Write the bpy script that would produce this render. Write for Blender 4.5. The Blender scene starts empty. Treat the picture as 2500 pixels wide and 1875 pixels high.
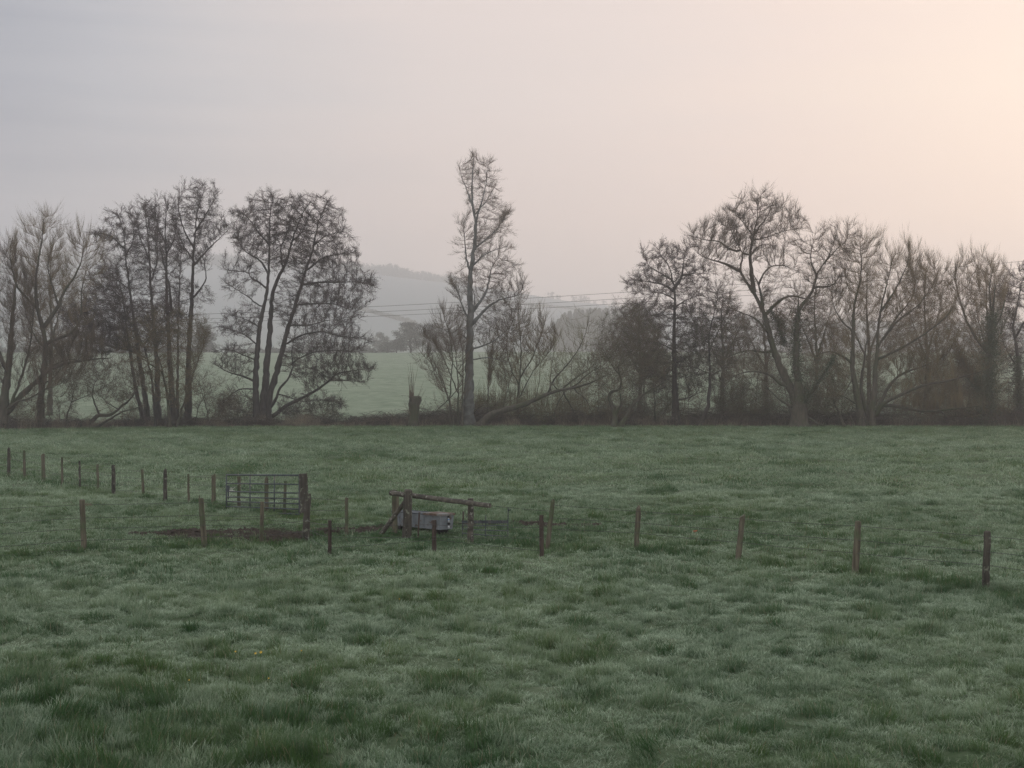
import bpy, math
import numpy as np
from math import radians, sin, cos, pi

sc = bpy.context.scene
# ---------------------------------------------------------------- camera
F = 3470.0          # focal length in photo pixels (2500 wide)
CZ = 3.5            # eye height
HY = 960.0          # horizon row of the photograph
cam_d = bpy.data.cameras.new('camera')
cam = bpy.data.objects.new('camera', cam_d)
sc.collection.objects.link(cam)
cam.location = (0, 0, CZ)
cam.rotation_euler = (radians(90), 0, 0)
cam_d.sensor_width = 36.0
cam_d.lens = 36.0 * F / 2500.0
cam_d.shift_y = (HY - 937.5) / 2500.0
cam_d.clip_start = 0.1
cam_d.clip_end = 12000
sc.camera = cam
# ---------------------------------------------------------------- light
SUN_AZ, SUN_EL = 27.0, 9.0
sd = (sin(radians(SUN_AZ)) * cos(radians(SUN_EL)), cos(radians(SUN_AZ)) * cos(radians(SUN_EL)), sin(radians(SUN_EL)))
world = bpy.data.worlds.new("World")
sc.world = world
world.use_nodes = True
nt = world.node_tree
nt.nodes.clear()
N = nt.nodes.new
L = nt.links.new
out = N('ShaderNodeOutputWorld')
bg = N('ShaderNodeBackground')
L(bg.outputs[0], out.inputs[0])
sky = N('ShaderNodeTexSky')
sky.sky_type = 'NISHITA'
sky.sun_disc = False
sky.sun_elevation = radians(SUN_EL)
sky.sun_rotation = radians(SUN_AZ)
sky.altitude = 50
sky.dust_density = 2.0
tc = N('ShaderNodeTexCoord')
nrm = N('ShaderNodeVectorMath'); nrm.operation = 'NORMALIZE'
L(tc.outputs['Generated'], nrm.inputs[0])
dot = N('ShaderNodeVectorMath'); dot.operation = 'DOT_PRODUCT'
L(nrm.outputs[0], dot.inputs[0])
hz = radians(24)
dot.inputs[1].default_value = (sin(hz) * cos(radians(9)), cos(hz) * cos(radians(9)), sin(radians(9)))
acos = N('ShaderNodeMath'); acos.operation = 'ARCCOSINE'
L(dot.outputs['Value'], acos.inputs[0])
# thin streaks of high cloud
mp = N('ShaderNodeMapping'); mp.inputs['Scale'].default_value = (1.2, 1.2, 16.0)
mp.inputs['Rotation'].default_value = (0, radians(5), 0)
L(nrm.outputs[0], mp.inputs[0])
nz = N('ShaderNodeTexNoise'); nz.inputs['Scale'].default_value = 1.7; nz.inputs['Detail'].default_value = 5
nz.inputs['Roughness'].default_value = 0.5
L(mp.outputs[0], nz.inputs['Vector'])
nzm = N('ShaderNodeMath'); nzm.operation = 'MULTIPLY_ADD'; nzm.inputs[1].default_value = 0.20; nzm.inputs[2].default_value = -0.10
L(nz.outputs['Fac'], nzm.inputs[0])
ang = N('ShaderNodeMath'); ang.operation = 'ADD'
L(acos.outputs[0], ang.inputs[0]); L(nzm.outputs[0], ang.inputs[1])
mr = N('ShaderNodeMapRange'); mr.inputs['From Max'].default_value = pi
L(ang.outputs[0], mr.inputs['Value'])
cr = N('ShaderNodeValToRGB')
def srgb(r, g, b):
    f = lambda c: ((c / 255 + 0.055) / 1.055) ** 2.4 if c > 10 else c / 255 / 12.92
    return (f(r), f(g), f(b), 1)
STOPS = [(0.0, srgb(228, 206, 188)), (0.035, srgb(224, 203, 187)), (0.075, srgb(217, 197, 187)), (0.11, srgb(208, 193, 187)),
         (0.15, srgb(200, 188, 184)), (0.192, srgb(176, 173, 175)), (0.218, srgb(146, 151, 160)), (0.244, srgb(98, 112, 130)), (0.30, srgb(122, 132, 152)),
         (0.40, srgb(206, 210, 217)), (0.55, srgb(234, 235, 238)), (1.0, srgb(228, 231, 238))]
el = cr.color_ramp.elements
el[0].position, el[0].color = STOPS[0]
el[1].position, el[1].color = STOPS[-1]
for p, c in STOPS[1:-1]:
    e = el.new(p); e.color = c
L(mr.outputs[0], cr.inputs['Fac'])
# low sky: warmer and duller towards the horizon
sep = N('ShaderNodeSeparateXYZ'); L(nrm.outputs[0], sep.inputs[0])
er = N('ShaderNodeMapRange'); er.inputs['From Min'].default_value = 0.0; er.inputs['From Max'].default_value = 0.20
L(sep.outputs['Z'], er.inputs['Value'])
ec = N('ShaderNodeValToRGB')
ec.color_ramp.elements[0].color = (1.03, 0.80, 0.71, 1)
ec.color_ramp.elements[1].color = (1, 1, 1, 1)
L(er.outputs[0], ec.inputs['Fac'])
mul = N('ShaderNodeMix'); mul.data_type = 'RGBA'; mul.blend_type = 'MULTIPLY'; mul.inputs['Factor'].default_value = 1.0
L(cr.outputs['Color'], mul.inputs['A']); L(ec.outputs['Color'], mul.inputs['B'])
nsk = N('ShaderNodeVectorMath'); nsk.operation = 'SCALE'; nsk.inputs['Scale'].default_value = 0.05
L(sky.outputs[0], nsk.inputs[0])
mx = N('ShaderNodeMix'); mx.data_type = 'RGBA'; mx.inputs['Factor'].default_value = 0.92
L(nsk.outputs[0], mx.inputs['A']); L(mul.outputs['Result'], mx.inputs['B'])
L(mx.outputs['Result'], bg.inputs['Color'])
bg.inputs['Strength'].default_value = 1.0

sun_d = bpy.data.lights.new('sun', 'SUN')
sun_d.energy = 0.6
sun_d.angle = radians(12)
sun_d.color = (1.0, 0.77, 0.62)
sun = bpy.data.objects.new('sun', sun_d)
sc.collection.objects.link(sun)
import mathutils
sun.rotation_euler = mathutils.Vector(sd).to_track_quat('Z', 'Y').to_euler()
sc.view_settings.view_transform = 'Standard'
sc.view_settings.look = 'None'
sc.view_settings.exposure = 0.56
sc.view_settings.gamma = 1.0
sc.view_settings.use_curve_mapping = False
sc.render.engine = 'CYCLES'
cy = sc.cycles
cy.use_denoising = True
cy.use_adaptive_sampling = False
try:
    cy.denoiser = 'OPENIMAGEDENOISE'
    cy.denoising_input_passes = 'RGB_ALBEDO_NORMAL'
    cy.denoising_prefilter = 'NONE'
except Exception:
    pass
cy.max_bounces = 6
cy.diffuse_bounces = 3
cy.volume_bounces = 3
cy.transparent_max_bounces = 8
cy.sample_clamp_indirect = 4

# ---------------------------------------------------------------- helpers
col = sc.collection
def tag(o, label=None, cat=None, group=None, kind=None):
    if label: o['label'] = label
    if cat: o['category'] = cat
    if group: o['group'] = group
    if kind: o['kind'] = kind
    return o

def empty(name, loc=(0, 0, 0)):
    o = bpy.data.objects.new(name, None)
    col.objects.link(o); o.location = loc
    o.empty_display_size = 0.3
    return o

class MB:
    """collects vertices, tris and quads; build() links them as one mesh object"""
    def __init__(s): s.V = []; s.T = []; s.Q = []; s.TM = []; s.QM = []; s.n = 0; s.A = {}
    def add(s, V, T=None, Q=None, mat=0, **attrs):
        V = np.asarray(V, float).reshape(-1, 3)
        if T is not None and len(T):
            T = np.asarray(T, int).reshape(-1, 3); s.T.append(T + s.n); s.TM.append(np.full(len(T), mat))
        if Q is not None and len(Q):
            Q = np.asarray(Q, int).reshape(-1, 4); s.Q.append(Q + s.n); s.QM.append(np.full(len(Q), mat))
        for k, v in attrs.items(): s.A.setdefault(k, []).append(np.broadcast_to(v, (len(V),)))
        s.V.append(V); s.n += len(V)
    def mesh(s, name, mats, smooth=False):
        V = np.concatenate(s.V)
        T = np.concatenate(s.T) if s.T else np.zeros((0, 3), int)
        Q = np.concatenate(s.Q) if s.Q else np.zeros((0, 4), int)
        me = bpy.data.meshes.new(name)
        me.vertices.add(len(V)); me.vertices.foreach_set('co', V.astype(np.float32).ravel())
        me.loops.add(len(T) * 3 + len(Q) * 4)
        me.loops.foreach_set('vertex_index', np.concatenate([T.ravel(), Q.ravel()]).astype(np.int32))
        me.polygons.add(len(T) + len(Q))
        ls = np.concatenate([np.arange(len(T)) * 3, len(T) * 3 + np.arange(len(Q)) * 4]).astype(np.int32)
        me.polygons.foreach_set('loop_start', ls)
        mi = np.concatenate((s.TM + s.QM) or [np.zeros(0)]).astype(np.int32)
        me.polygons.foreach_set('material_index', mi)
        me.polygons.foreach_set('use_smooth', np.full(len(T) + len(Q), smooth))
        me.update(calc_edges=True)
        me.validate()
        for k, v in s.A.items():
            a = me.attributes.new(k, 'FLOAT', 'POINT'); a.data.foreach_set('value', np.concatenate(v).astype(np.float32))
        for m in (mats if isinstance(mats, (list, tuple)) else [mats]): me.materials.append(m)
        return me
    def build(s, name, mats, parent=None, smooth=False):
        o = bpy.data.objects.new(name, s.mesh(name, mats, smooth))
        col.objects.link(o)
        if parent is not None:
            o.parent = parent
            # vertices are given in world space: bring them into the parent's frame
            o.location = (-parent.location[0], -parent.location[1], -parent.location[2])
        return o

def nrmz(a): return a / (np.linalg.norm(a, axis=-1, keepdims=True) + 1e-12)
def frame(D):
    up = np.where(np.abs(D[:, 2:3]) > 0.9, np.array([[1.0, 0, 0]]), np.array([[0, 0, 1.0]]))
    u = nrmz(np.cross(D, up)); v = np.cross(D, u)
    return u, v
def frusta(mb, A, B, ra, rb, k=3, mat=0):
    n = len(A)
    if n == 0: return
    D = nrmz(B - A); u, v = frame(D)
    th = np.arange(k) * 2 * pi / k
    c, s_ = np.cos(th), np.sin(th)
    ring = u[:, None, :] * c[None, :, None] + v[:, None, :] * s_[None, :, None]
    ra = np.broadcast_to(ra, (n,)); rb = np.broadcast_to(rb, (n,))
    V = np.concatenate([A[:, None] + ring * ra[:, None, None], B[:, None] + ring * rb[:, None, None]], 1)
    i = np.arange(k); j = (i + 1) % k
    q = np.stack([i, j, j + k, i + k], 1)
    mb.add(V.reshape(-1, 3), Q=(q[None] + (np.arange(n) * 2 * k)[:, None, None]), mat=mat)
def cones(mb, A, B, ra, k=3, mat=0):
    n = len(A)
    if n == 0: return
    D = nrmz(B - A); u, v = frame(D)
    th = np.arange(k) * 2 * pi / k
    ring = u[:, None, :] * np.cos(th)[None, :, None] + v[:, None, :] * np.sin(th)[None, :, None]
    ra = np.broadcast_to(ra, (n,))
    V = np.concatenate([A[:, None] + ring * ra[:, None, None], B[:, None]], 1)
    i = np.arange(k); j = (i + 1) % k
    t = np.stack([i, j, np.full(k, k)], 1)
    mb.add(V.reshape(-1, 3), T=(t[None] + (np.arange(n) * (k + 1))[:, None, None]), mat=mat)
def tube(mb, P, R, k=8, caps=True, rough=0.0, rng=None, mat=0, flare=0.0):
    P = np.asarray(P, float); R = np.broadcast_to(np.asarray(R, float), (len(P),)).copy()
    D = np.gradient(P, axis=0); D = nrmz(D)
    u, v = frame(D[:1]); u = u[0]
    th = np.arange(k) * 2 * pi / k
    rings = []
    ph = rng.uniform(0, 6.28, 4) if rng is not None else np.zeros(4)
    for i in range(len(P)):
        u = u - D[i] * np.dot(u, D[i]); u /= np.linalg.norm(u) + 1e-12
        w = np.cross(D[i], u)
        rr = R[i] * np.ones(k)
        if rng is not None and rough:
            rr = rr * (1 + rough * (0.6 * np.sin(3 * th + ph[0] + i * 0.15) + 0.5 * np.sin(5 * th + ph[1] - i * .2) + 0.5 * rng.normal(size=k)))
        rings.append(P[i] + np.cos(th)[:, None] * rr[:, None] * u + np.sin(th)[:, None] * rr[:, None] * w)
    V = np.concatenate(rings)
    n = len(P); i = np.arange(k); j = (i + 1) % k
    q = np.concatenate([np.stack([i, j, j + k, i + k], 1) + a * k for a in range(n - 1)])
    T = []
    if caps:
        V = np.concatenate([V, P[:1], P[-1:]])
        T = np.concatenate([np.stack([j, i, np.full(k, n * k)], 1), np.stack([i + (n - 1) * k, j + (n - 1) * k, np.full(k, n * k + 1)], 1)])
    mb.add(V, T=T if caps else None, Q=q, mat=mat)
def box(mb, c, ax, ay, az, mat=0):
    c = np.array(c, float); ax, ay, az = [np.array(a, float) for a in (ax, ay, az)]
    V = [c + sx * ax + sy * ay + sz * az for sz in (-1, 1) for sy in (-1, 1) for sx in (-1, 1)]
    Q = [(0, 2, 3, 1), (4, 5, 7, 6), (0, 1, 5, 4), (2, 6, 7, 3), (0, 4, 6, 2), (1, 3, 7, 5)]
    mb.add(V, Q=Q, mat=mat)

# value noise
def vnoise(x, y, seed=0):
    xi = np.floor(x).astype(np.int64); yi = np.floor(y).astype(np.int64)
    fx = x - xi; fy = y - yi
    fx = fx * fx * (3 - 2 * fx); fy = fy * fy * (3 - 2 * fy)
    def h(a, b):
        n = (a * 374761393 + b * 668265263 + seed * 1274126177) & 0xffffffff
        n = ((n ^ (n >> 13)) * 1274126177) & 0xffffffff
        n = n ^ (n >> 16)
        return (n & 0xffff) / 65535.0
    return (h(xi, yi) * (1 - fx) + h(xi + 1, yi) * fx) * (1 - fy) + (h(xi, yi + 1) * (1 - fx) + h(xi + 1, yi + 1) * fx) * fy
def fbm(x, y, seed=0, o=3):
    r = 0; a = 1; t = 0
    for i in range(o):
        r = r + a * vnoise(x * 2 ** i + i * 17.3, y * 2 ** i - i * 9.1, seed + i); t += a; a *= 0.5
    return r / t
def sstep(a, b, x):
    t = np.clip((x - a) / (b - a), 0, 1); return t * t * (3 - 2 * t)

# fence lines on the ground (world x, y)
def gp(px, py):                                   # photo pixel on flat ground -> x, y
    Y = CZ * F / (py - HY); return ((px - 1250) / F * Y, Y)
C6 = lambda x, y: (x / 2.765, 1060 + y / 2.765)
CG = lambda x, y: (520 + x / 5.82, 1120 + y / 5.82)
CH = lambda x, y: (880 + x / 4.424, 1150 + y / 4.424)
CR = lambda x, y: (1280 + x / 1.813, 1180 + y / 1.813)
left_line = np.array([gp(-180, 1372), gp(*C6(572, 810)), gp(*C6(1385, 765)), gp(*C6(1758, 755)), gp(*CG(1310, 1150)), gp(*CG(1895, 1075)), gp(*CH(180, 700)), gp(*CH(500, 730)), gp(*CH(1190, 790)), gp(*CH(2000, 850)),
                      gp(*CR(492, 298)), gp(*CR(943, 345)), gp(*CR(1464, 402)), gp(*CR(2040, 480)), gp(2850, 1505)])
def seg_dist(x, y, pl):
    d = np.full(np.shape(x), 1e9)
    for a, b in zip(pl[:-1], pl[1:]):
        ab = b - a; t = np.clip(((x - a[0]) * ab[0] + (y - a[1]) * ab[1]) / (ab @ ab), 0, 1)
        d = np.minimum(d, np.hypot(x - a[0] - t * ab[0], y - a[1] - t * ab[1]))
    return d
far_line = np.array([gp(*C6(x, y)) for x, y in ((-400, 235), (60, 285), (295, 325), (540, 378), (768, 405), (1115, 463), (1441, 480), (1612, 500), (1920, 540), (2060, 570))])
mud_line = np.array([gp(370, 1301), gp(430, 1305), gp(560, 1309), gp(700, 1312), gp(800, 1299), gp(900, 1293), gp(1100, 1284), gp(1250, 1283), gp(1420, 1292)])
def mudf(x, y):
    d = seg_dist(x, y, mud_line)
    wid = 0.42 + 1.35 * np.exp(-((x + 6.7) / 1.7) ** 2)
    return 1 - sstep(0.45, 1.05, d / wid * (0.45 + 0.9 * fbm(x * 1.3, y * 1.3, 31)))

RID = np.array([(-1500, 650), (0, 652), (500, 660), (820, 672), (1000, 690), (1200, 716), (1400, 748), (1700, 778), (2000, 792), (2500, 795), (4000, 780)], float)
def hfun(x, y):
    x = np.asarray(x, float); y = np.asarray(y, float)
    near = 1 - sstep(60, 130, y)
    z = 0.10 * (fbm(x / 5.5, y / 5.5, 3) - 0.5) * near + 0.22 * (fbm(x / 0.75, y / 0.6, 7, 2) - 0.5) * (1 - sstep(45, 100, y)) 
    z = z + 0.26 * (fbm(x / 2.4, y / 2.2, 15, 2) - 0.5) * sstep(32, 60, y) * (1 - sstep(125, 140, y))
    z = z + 0.5 * (fbm(x / 14, y / 10, 5, 2) - 0.5) * sstep(60, 100, y) * (1 - sstep(125, 140, y)) * 0.5
    z = z + mudf(x, y) * 0.04
    t = np.clip((y - 160) / 390, 0, 1)
    z = z + 19.3 * t * (0.85 + 0.15 * t) + 0.6 * (fbm(x / 40, y / 30, 9, 2) - 0.5) * sstep(165, 220, y) * 2
    u = x / np.maximum(y, 1) * F + 1250
    yr = np.interp(u, RID[:, 0], RID[:, 1])
    rz = CZ + (HY - yr) / F * 2200
    hill = (rz - 19) * sstep(680, 2220, y)
    z = z + hill * (1 + 0.05 * (fbm(x / 120, y / 120, 11) - .5)) - sstep(2260, 3700, y) * 100
    return z

# ---------------------------------------------------------------- materials
def mat(name):
    m = bpy.data.materials.new(name); m.use_nodes = True
    t = m.node_tree; b = t.nodes['Principled BSDF']
    return m, t, b
def noise_mat(name, c1, c2, scale=8, rough=0.85, stretch=(1, 1, 1), bump=0.0, c3=None, s3=2.0, t3=(0.5, 0.62), metal=0.0, spec=0.3):
    m, t, b = mat(name)
    g = t.nodes.new('ShaderNodeNewGeometry')
    mp = t.nodes.new('ShaderNodeMapping'); mp.inputs['Scale'].default_value = stretch
    t.links.new(g.outputs['Position'], mp.inputs[0])
    n = t.nodes.new('ShaderNodeTexNoise'); n.inputs['Scale'].default_value = scale; n.inputs['Detail'].default_value = 6
    t.links.new(mp.outputs[0], n.inputs['Vector'])
    r = t.nodes.new('ShaderNodeValToRGB')
    r.color_ramp.elements[0].position = 0.32; r.color_ramp.elements[1].position = 0.68
    r.color_ramp.elements[0].color = (*c1, 1); r.color_ramp.elements[1].color = (*c2, 1)
    t.links.new(n.outputs['Fac'], r.inputs['Fac'])
    last = r.outputs['Color']
    if c3:
        n3 = t.nodes.new('ShaderNodeTexNoise'); n3.inputs['Scale'].default_value = s3; n3.inputs['Detail'].default_value = 7
        t.links.new(g.outputs['Position'], n3.inputs['Vector'])
        r3 = t.nodes.new('ShaderNodeMapRange'); r3.inputs['From Min'].default_value = t3[0]; r3.inputs['From Max'].default_value = t3[1]
        t.links.new(n3.outputs['Fac'], r3.inputs['Value'])
        mxn = t.nodes.new('ShaderNodeMix'); mxn.data_type = 'RGBA'
        t.links.new(r3.outputs[0], mxn.inputs['Factor']); t.links.new(last, mxn.inputs['A']); mxn.inputs['B'].default_value = (*c3, 1)
        last = mxn.outputs['Result']
    t.links.new(last, b.inputs['Base Color'])
    b.inputs['Roughness'].default_value = rough; b.inputs['Metallic'].default_value = metal
    b.inputs['Specular IOR Level'].default_value = spec
    if bump:
        bp = t.nodes.new('ShaderNodeBump'); bp.inputs['Strength'].default_value = bump; bp.inputs['Distance'].default_value = 0.02
        t.links.new(n.outputs['Fac'], bp.inputs['Height']); t.links.new(bp.outputs[0], b.inputs['Normal'])
    return m
M = {}
M['bark_alder'] = noise_mat('alder_bark', (0.022, 0.019, 0.018), (0.055, 0.049, 0.044), 6, 0.9, (1, 1, 0.3), 0.6)
M['bark_willow'] = noise_mat('willow_bark', (0.03, 0.027, 0.02), (0.07, 0.062, 0.046), 5, 0.9, (1, 1, 0.25), 0.7, c3=(0.038, 0.045, 0.022), s3=0.6)
M['bark_poplar'] = noise_mat('poplar_bark', (0.075, 0.082, 0.078), (0.135, 0.142, 0.135), 3, 0.85, (1, 1, 0.4), 0.5, c3=(0.06, 0.06, 0.055), s3=1.2)
M['twig_alder'] = noise_mat('alder_twig', (0.032, 0.023, 0.021), (0.065, 0.046, 0.042), 1.2, 0.9)
M['twig_willow'] = noise_mat('willow_twig', (0.068, 0.05, 0.024), (0.14, 0.104, 0.05), 0.8, 0.8)
M['twig_grey'] = noise_mat('grey_twig', (0.05, 0.037, 0.024), (0.10, 0.074, 0.048), 1.0, 0.85)
M['twig_withy'] = noise_mat('withy_bark', (0.09, 0.085, 0.04), (0.16, 0.15, 0.075), 0.8, 0.8)
M['ivy'] = noise_mat('ivy_leaf', (0.022, 0.036, 0.018), (0.05, 0.07, 0.03), 2, 0.5)
M['spring'] = noise_mat('spring_leaf', (0.05, 0.075, 0.03), (0.10, 0.13, 0.05), 1.5, 0.6)
M['bramble'] = noise_mat('bramble_stem', (0.026, 0.021, 0.017), (0.065, 0.05, 0.039), 1.5, 0.9)
M['straw'] = noise_mat('dead_grass', (0.09, 0.074, 0.052), (0.23, 0.195, 0.14), 0.9, 0.9)
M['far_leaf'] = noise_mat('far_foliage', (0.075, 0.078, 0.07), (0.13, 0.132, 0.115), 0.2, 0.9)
M['conifer'] = noise_mat('conifer_foliage', (0.018, 0.028, 0.02), (0.035, 0.05, 0.035), 0.2, 0.9)
M['post_dark'] = noise_mat('dark_weathered_wood', (0.024, 0.022, 0.018), (0.08, 0.072, 0.058), 14, 0.85, (1, 1, 0.12), 0.8, c3=(0.16, 0.17, 0.13), s3=9, t3=(0.58, 0.66))
M['post_brown'] = noise_mat('brown_round_wood', (0.055, 0.049, 0.034), (0.14, 0.125, 0.088), 14, 0.85, (1, 1, 0.12), 0.8, c3=(0.07, 0.085, 0.045), s3=3, t3=(0.5, 0.65))
M['post_rust'] = noise_mat('rust_brown_post', (0.028, 0.02, 0.017), (0.065, 0.048, 0.038), 14, 0.8, (1, 1, 0.2), 0.6)
M['rail'] = noise_mat('grey_rail_wood', (0.035, 0.032, 0.026), (0.11, 0.10, 0.08), 10, 0.85, (0.3, 1, 1), 0.8, c3=(0.22, 0.22, 0.19), s3=12, t3=(0.6, 0.66))
M['galv'] = noise_mat('galvanised_steel', (0.035, 0.045, 0.052), (0.085, 0.10, 0.11), 6, 0.5, metal=0.3, c3=(0.15, 0.14, 0.12), s3=7, t3=(0.55, 0.72))
M['trough'] = noise_mat('trough_steel', (0.13, 0.15, 0.165), (0.22, 0.24, 0.255), 5, 0.55, metal=0.2, c3=(0.10, 0.07, 0.055), s3=8, t3=(0.56, 0.66))
M['rust'] = noise_mat('rusty_plate', (0.06, 0.035, 0.024), (0.15, 0.105, 0.08), 7, 0.8, c3=(0.2, 0.2, 0.19), s3=5, t3=(0.5, 0.6))
M['wire'] = noise_mat('fence_wire', (0.05, 0.05, 0.048), (0.10, 0.10, 0.095), 3, 0.6, metal=0.4)
M['cable'] = noise_mat('power_cable', (0.03, 0.03, 0.03), (0.04, 0.04, 0.04), 3, 0.6)
M['water'] = noise_mat('trough_water', (0.02, 0.025, 0.02), (0.03, 0.035, 0.03), 3, 0.05)
M['black'] = noise_mat('black_plastic', (0.012, 0.012, 0.013), (0.02, 0.02, 0.02), 3, 0.5)
M['white'] = noise_mat('white_plastic', (0.55, 0.57, 0.6), (0.65, 0.67, 0.68), 9, 0.5)
M['blue'] = noise_mat('blue_plastic', (0.08, 0.2, 0.42), (0.12, 0.28, 0.5), 9, 0.5)
M['twine'] = noise_mat('pale_twine', (0.4, 0.42, 0.4), (0.6, 0.6, 0.52), 9, 0.8)
M['orange'] = noise_mat('orange_plastic', (0.35, 0.10, 0.05), (0.42, 0.14, 0.08), 9, 0.7)
M['petal'] = noise_mat('yellow_petal', (0.5, 0.33, 0.05), (0.6, 0.42, 0.08), 9, 0.6)
M['clod'] = noise_mat('earth_clod', (0.02, 0.015, 0.011), (0.055, 0.042, 0.03), 9, 0.95, bump=0.5)
M['stone'] = noise_mat('pale_stone', (0.18, 0.13, 0.11), (0.28, 0.22, 0.19), 9, 0.9, bump=0.4)

# grass blades: dew-frosted share comes per clump, tip share per vertex
def grass_mat():
    m, t, b = mat('grass_blade')
    fr = t.nodes.new('ShaderNodeAttribute'); fr.attribute_type = 'INSTANCER'; fr.attribute_name = 'frost'
    hu = t.nodes.new('ShaderNodeAttribute'); hu.attribute_type = 'INSTANCER'; hu.attribute_name = 'hue'
    tp = t.nodes.new('ShaderNodeAttribute'); tp.attribute_name = 'tip'
    bl = t.nodes.new('ShaderNodeAttribute'); bl.attribute_name = 'rnd'
    a = t.nodes.new('ShaderNodeMix'); a.data_type = 'RGBA'
    a.inputs['A'].default_value = (0.036, 0.095, 0.030, 1); a.inputs['B'].default_value = (0.085, 0.145, 0.040, 1)
    t.links.new(hu.outputs['Fac'], a.inputs['Factor'])
    s = t.nodes.new('ShaderNodeMix'); s.data_type = 'RGBA'      # a few straw-coloured blades
    gt = t.nodes.new('ShaderNodeMath'); gt.operation = 'GREATER_THAN'; gt.inputs[1].default_value = 0.93
    t.links.new(bl.outputs['Fac'], gt.inputs[0]); t.links.new(gt.outputs[0], s.inputs['Factor'])
    t.links.new(a.outputs['Result'], s.inputs['A']); s.inputs['B'].default_value = (0.20, 0.17, 0.10, 1)
    f = t.nodes.new('ShaderNodeMath'); f.operation = 'MULTIPLY'; f.use_clamp = True
    tm = t.nodes.new('ShaderNodeMath'); tm.operation = 'MULTIPLY_ADD'; tm.inputs[1].default_value = 1.0; tm.inputs[2].default_value = 0.12
    bv_ = t.nodes.new('ShaderNodeMath'); bv_.operation = 'MULTIPLY_ADD'; bv_.inputs[1].default_value = 0.7; bv_.inputs[2].default_value = -0.3
    t.links.new(bl.outputs['Fac'], bv_.inputs[0]); ba_ = t.nodes.new('ShaderNodeMath'); ba_.operation = 'ADD'
    t.links.new(tp.outputs['Fac'], ba_.inputs[0]); t.links.new(bv_.outputs[0], ba_.inputs[1]); t.links.new(ba_.outputs[0], tm.inputs[0])
    t.links.new(tm.outputs[0], f.inputs[0]); t.links.new(fr.outputs['Fac'], f.inputs[1])
    g = t.nodes.new('ShaderNodeMix'); g.data_type = 'RGBA'
    t.links.new(f.outputs[0], g.inputs['Factor']); t.links.new(s.outputs['Result'], g.inputs['A'])
    g.inputs['B'].default_value = (0.46, 0.555, 0.41, 1)
    t.links.new(g.outputs['Result'], b.inputs['Base Color'])
    b.inputs['Roughness'].default_value = 0.6; b.inputs['Specular IOR Level'].default_value = 0.25
    tr = t.nodes.new('ShaderNodeBsdfTranslucent'); t.links.new(g.outputs['Result'], tr.inputs['Color'])
    mxs = t.nodes.new('ShaderNodeMixShader'); mxs.inputs[0].default_value = 0.3
    t.links.new(b.outputs[0], mxs.inputs[1]); t.links.new(tr.outputs[0], mxs.inputs[2])
    t.links.new(mxs.outputs[0], t.nodes['Material Output'].inputs['Surface'])
    return m
M['grass'] = grass_mat()

def ground_mat():
    m, t, b = mat('pasture')
    nd, lk = t.nodes.new, t.links.new
    g = nd('ShaderNodeNewGeometry')
    at = {k: nd('ShaderNodeAttribute') for k in ('frost', 'mud', 'farness', 'hill')}
    for k, n in at.items(): n.attribute_name = k
    n1 = nd('ShaderNodeTexNoise'); n1.inputs['Scale'].default_value = 0.35; n1.inputs['Detail'].default_value = 8; n1.inputs['Roughness'].default_value = 0.65
    mp = nd('ShaderNodeMapping'); mp.inputs['Scale'].default_value = (1, 0.5, 1)
    lk(g.outputs['Position'], mp.inputs[0]); lk(mp.outputs[0], n1.inputs['Vector'])
    r1 = nd('ShaderNodeValToRGB'); r1.color_ramp.elements[0].position = 0.35; r1.color_ramp.elements[1].position = 0.66
    r1.color_ramp.elements[0].color = (0.12, 0.165, 0.10, 1); r1.color_ramp.elements[1].color = (0.23, 0.27, 0.19, 1)
    lk(n1.outputs['Fac'], r1.inputs['Fac'])
    nearc = nd('ShaderNodeMix'); nearc.data_type = 'RGBA'
    nearc.inputs['A'].default_value = (0.028, 0.055, 0.018, 1); nearc.inputs['B'].default_value = (0.13, 0.16, 0.10, 1)
    lk(at['frost'].outputs['Fac'], nearc.inputs['Factor'])
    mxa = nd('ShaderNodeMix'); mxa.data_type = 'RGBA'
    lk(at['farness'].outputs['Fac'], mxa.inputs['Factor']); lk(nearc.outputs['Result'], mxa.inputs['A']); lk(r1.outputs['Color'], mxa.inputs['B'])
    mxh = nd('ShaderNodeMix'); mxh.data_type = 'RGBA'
    lk(at['hill'].outputs['Fac'], mxh.inputs['Factor']); lk(mxa.outputs['Result'], mxh.inputs['A']); mxh.inputs['B'].default_value = (0.21, 0.225, 0.24, 1)  # pale blue-grey distance haze painted into the hillside's base colour
    n2 = nd('ShaderNodeTexNoise'); n2.inputs['Scale'].default_value = 6; n2.inputs['Detail'].default_value = 6
    lk(g.outputs['Position'], n2.inputs['Vector'])
    r2 = nd('ShaderNodeValToRGB'); r2.color_ramp.elements[0].color = (0.018, 0.014, 0.010, 1); r2.color_ramp.elements[1].color = (0.055, 0.043, 0.031, 1)
    r2.color_ramp.elements[0].position = 0.35; r2.color_ramp.elements[1].position = 0.7
    lk(n2.outputs['Fac'], r2.inputs['Fac'])
    mxb = nd('ShaderNodeMix'); mxb.data_type = 'RGBA'
    lk(at['mud'].outputs['Fac'], mxb.inputs['Factor']); lk(mxh.outputs['Result'], mxb.inputs['A']); lk(r2.outputs['Color'], mxb.inputs['B'])
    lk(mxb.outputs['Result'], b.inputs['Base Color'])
    b.inputs['Roughness'].default_value = 0.95; b.inputs['Specular IOR Level'].default_value = 0.1
    bp = nd('ShaderNodeBump'); bp.inputs['Strength'].default_value = 0.8; bp.inputs['Distance'].default_value = 0.12
    lk(n2.outputs['Fac'], bp.inputs['Height']); lk(bp.outputs[0], b.inputs['Normal'])
    return m
M['ground'] = ground_mat()

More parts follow.
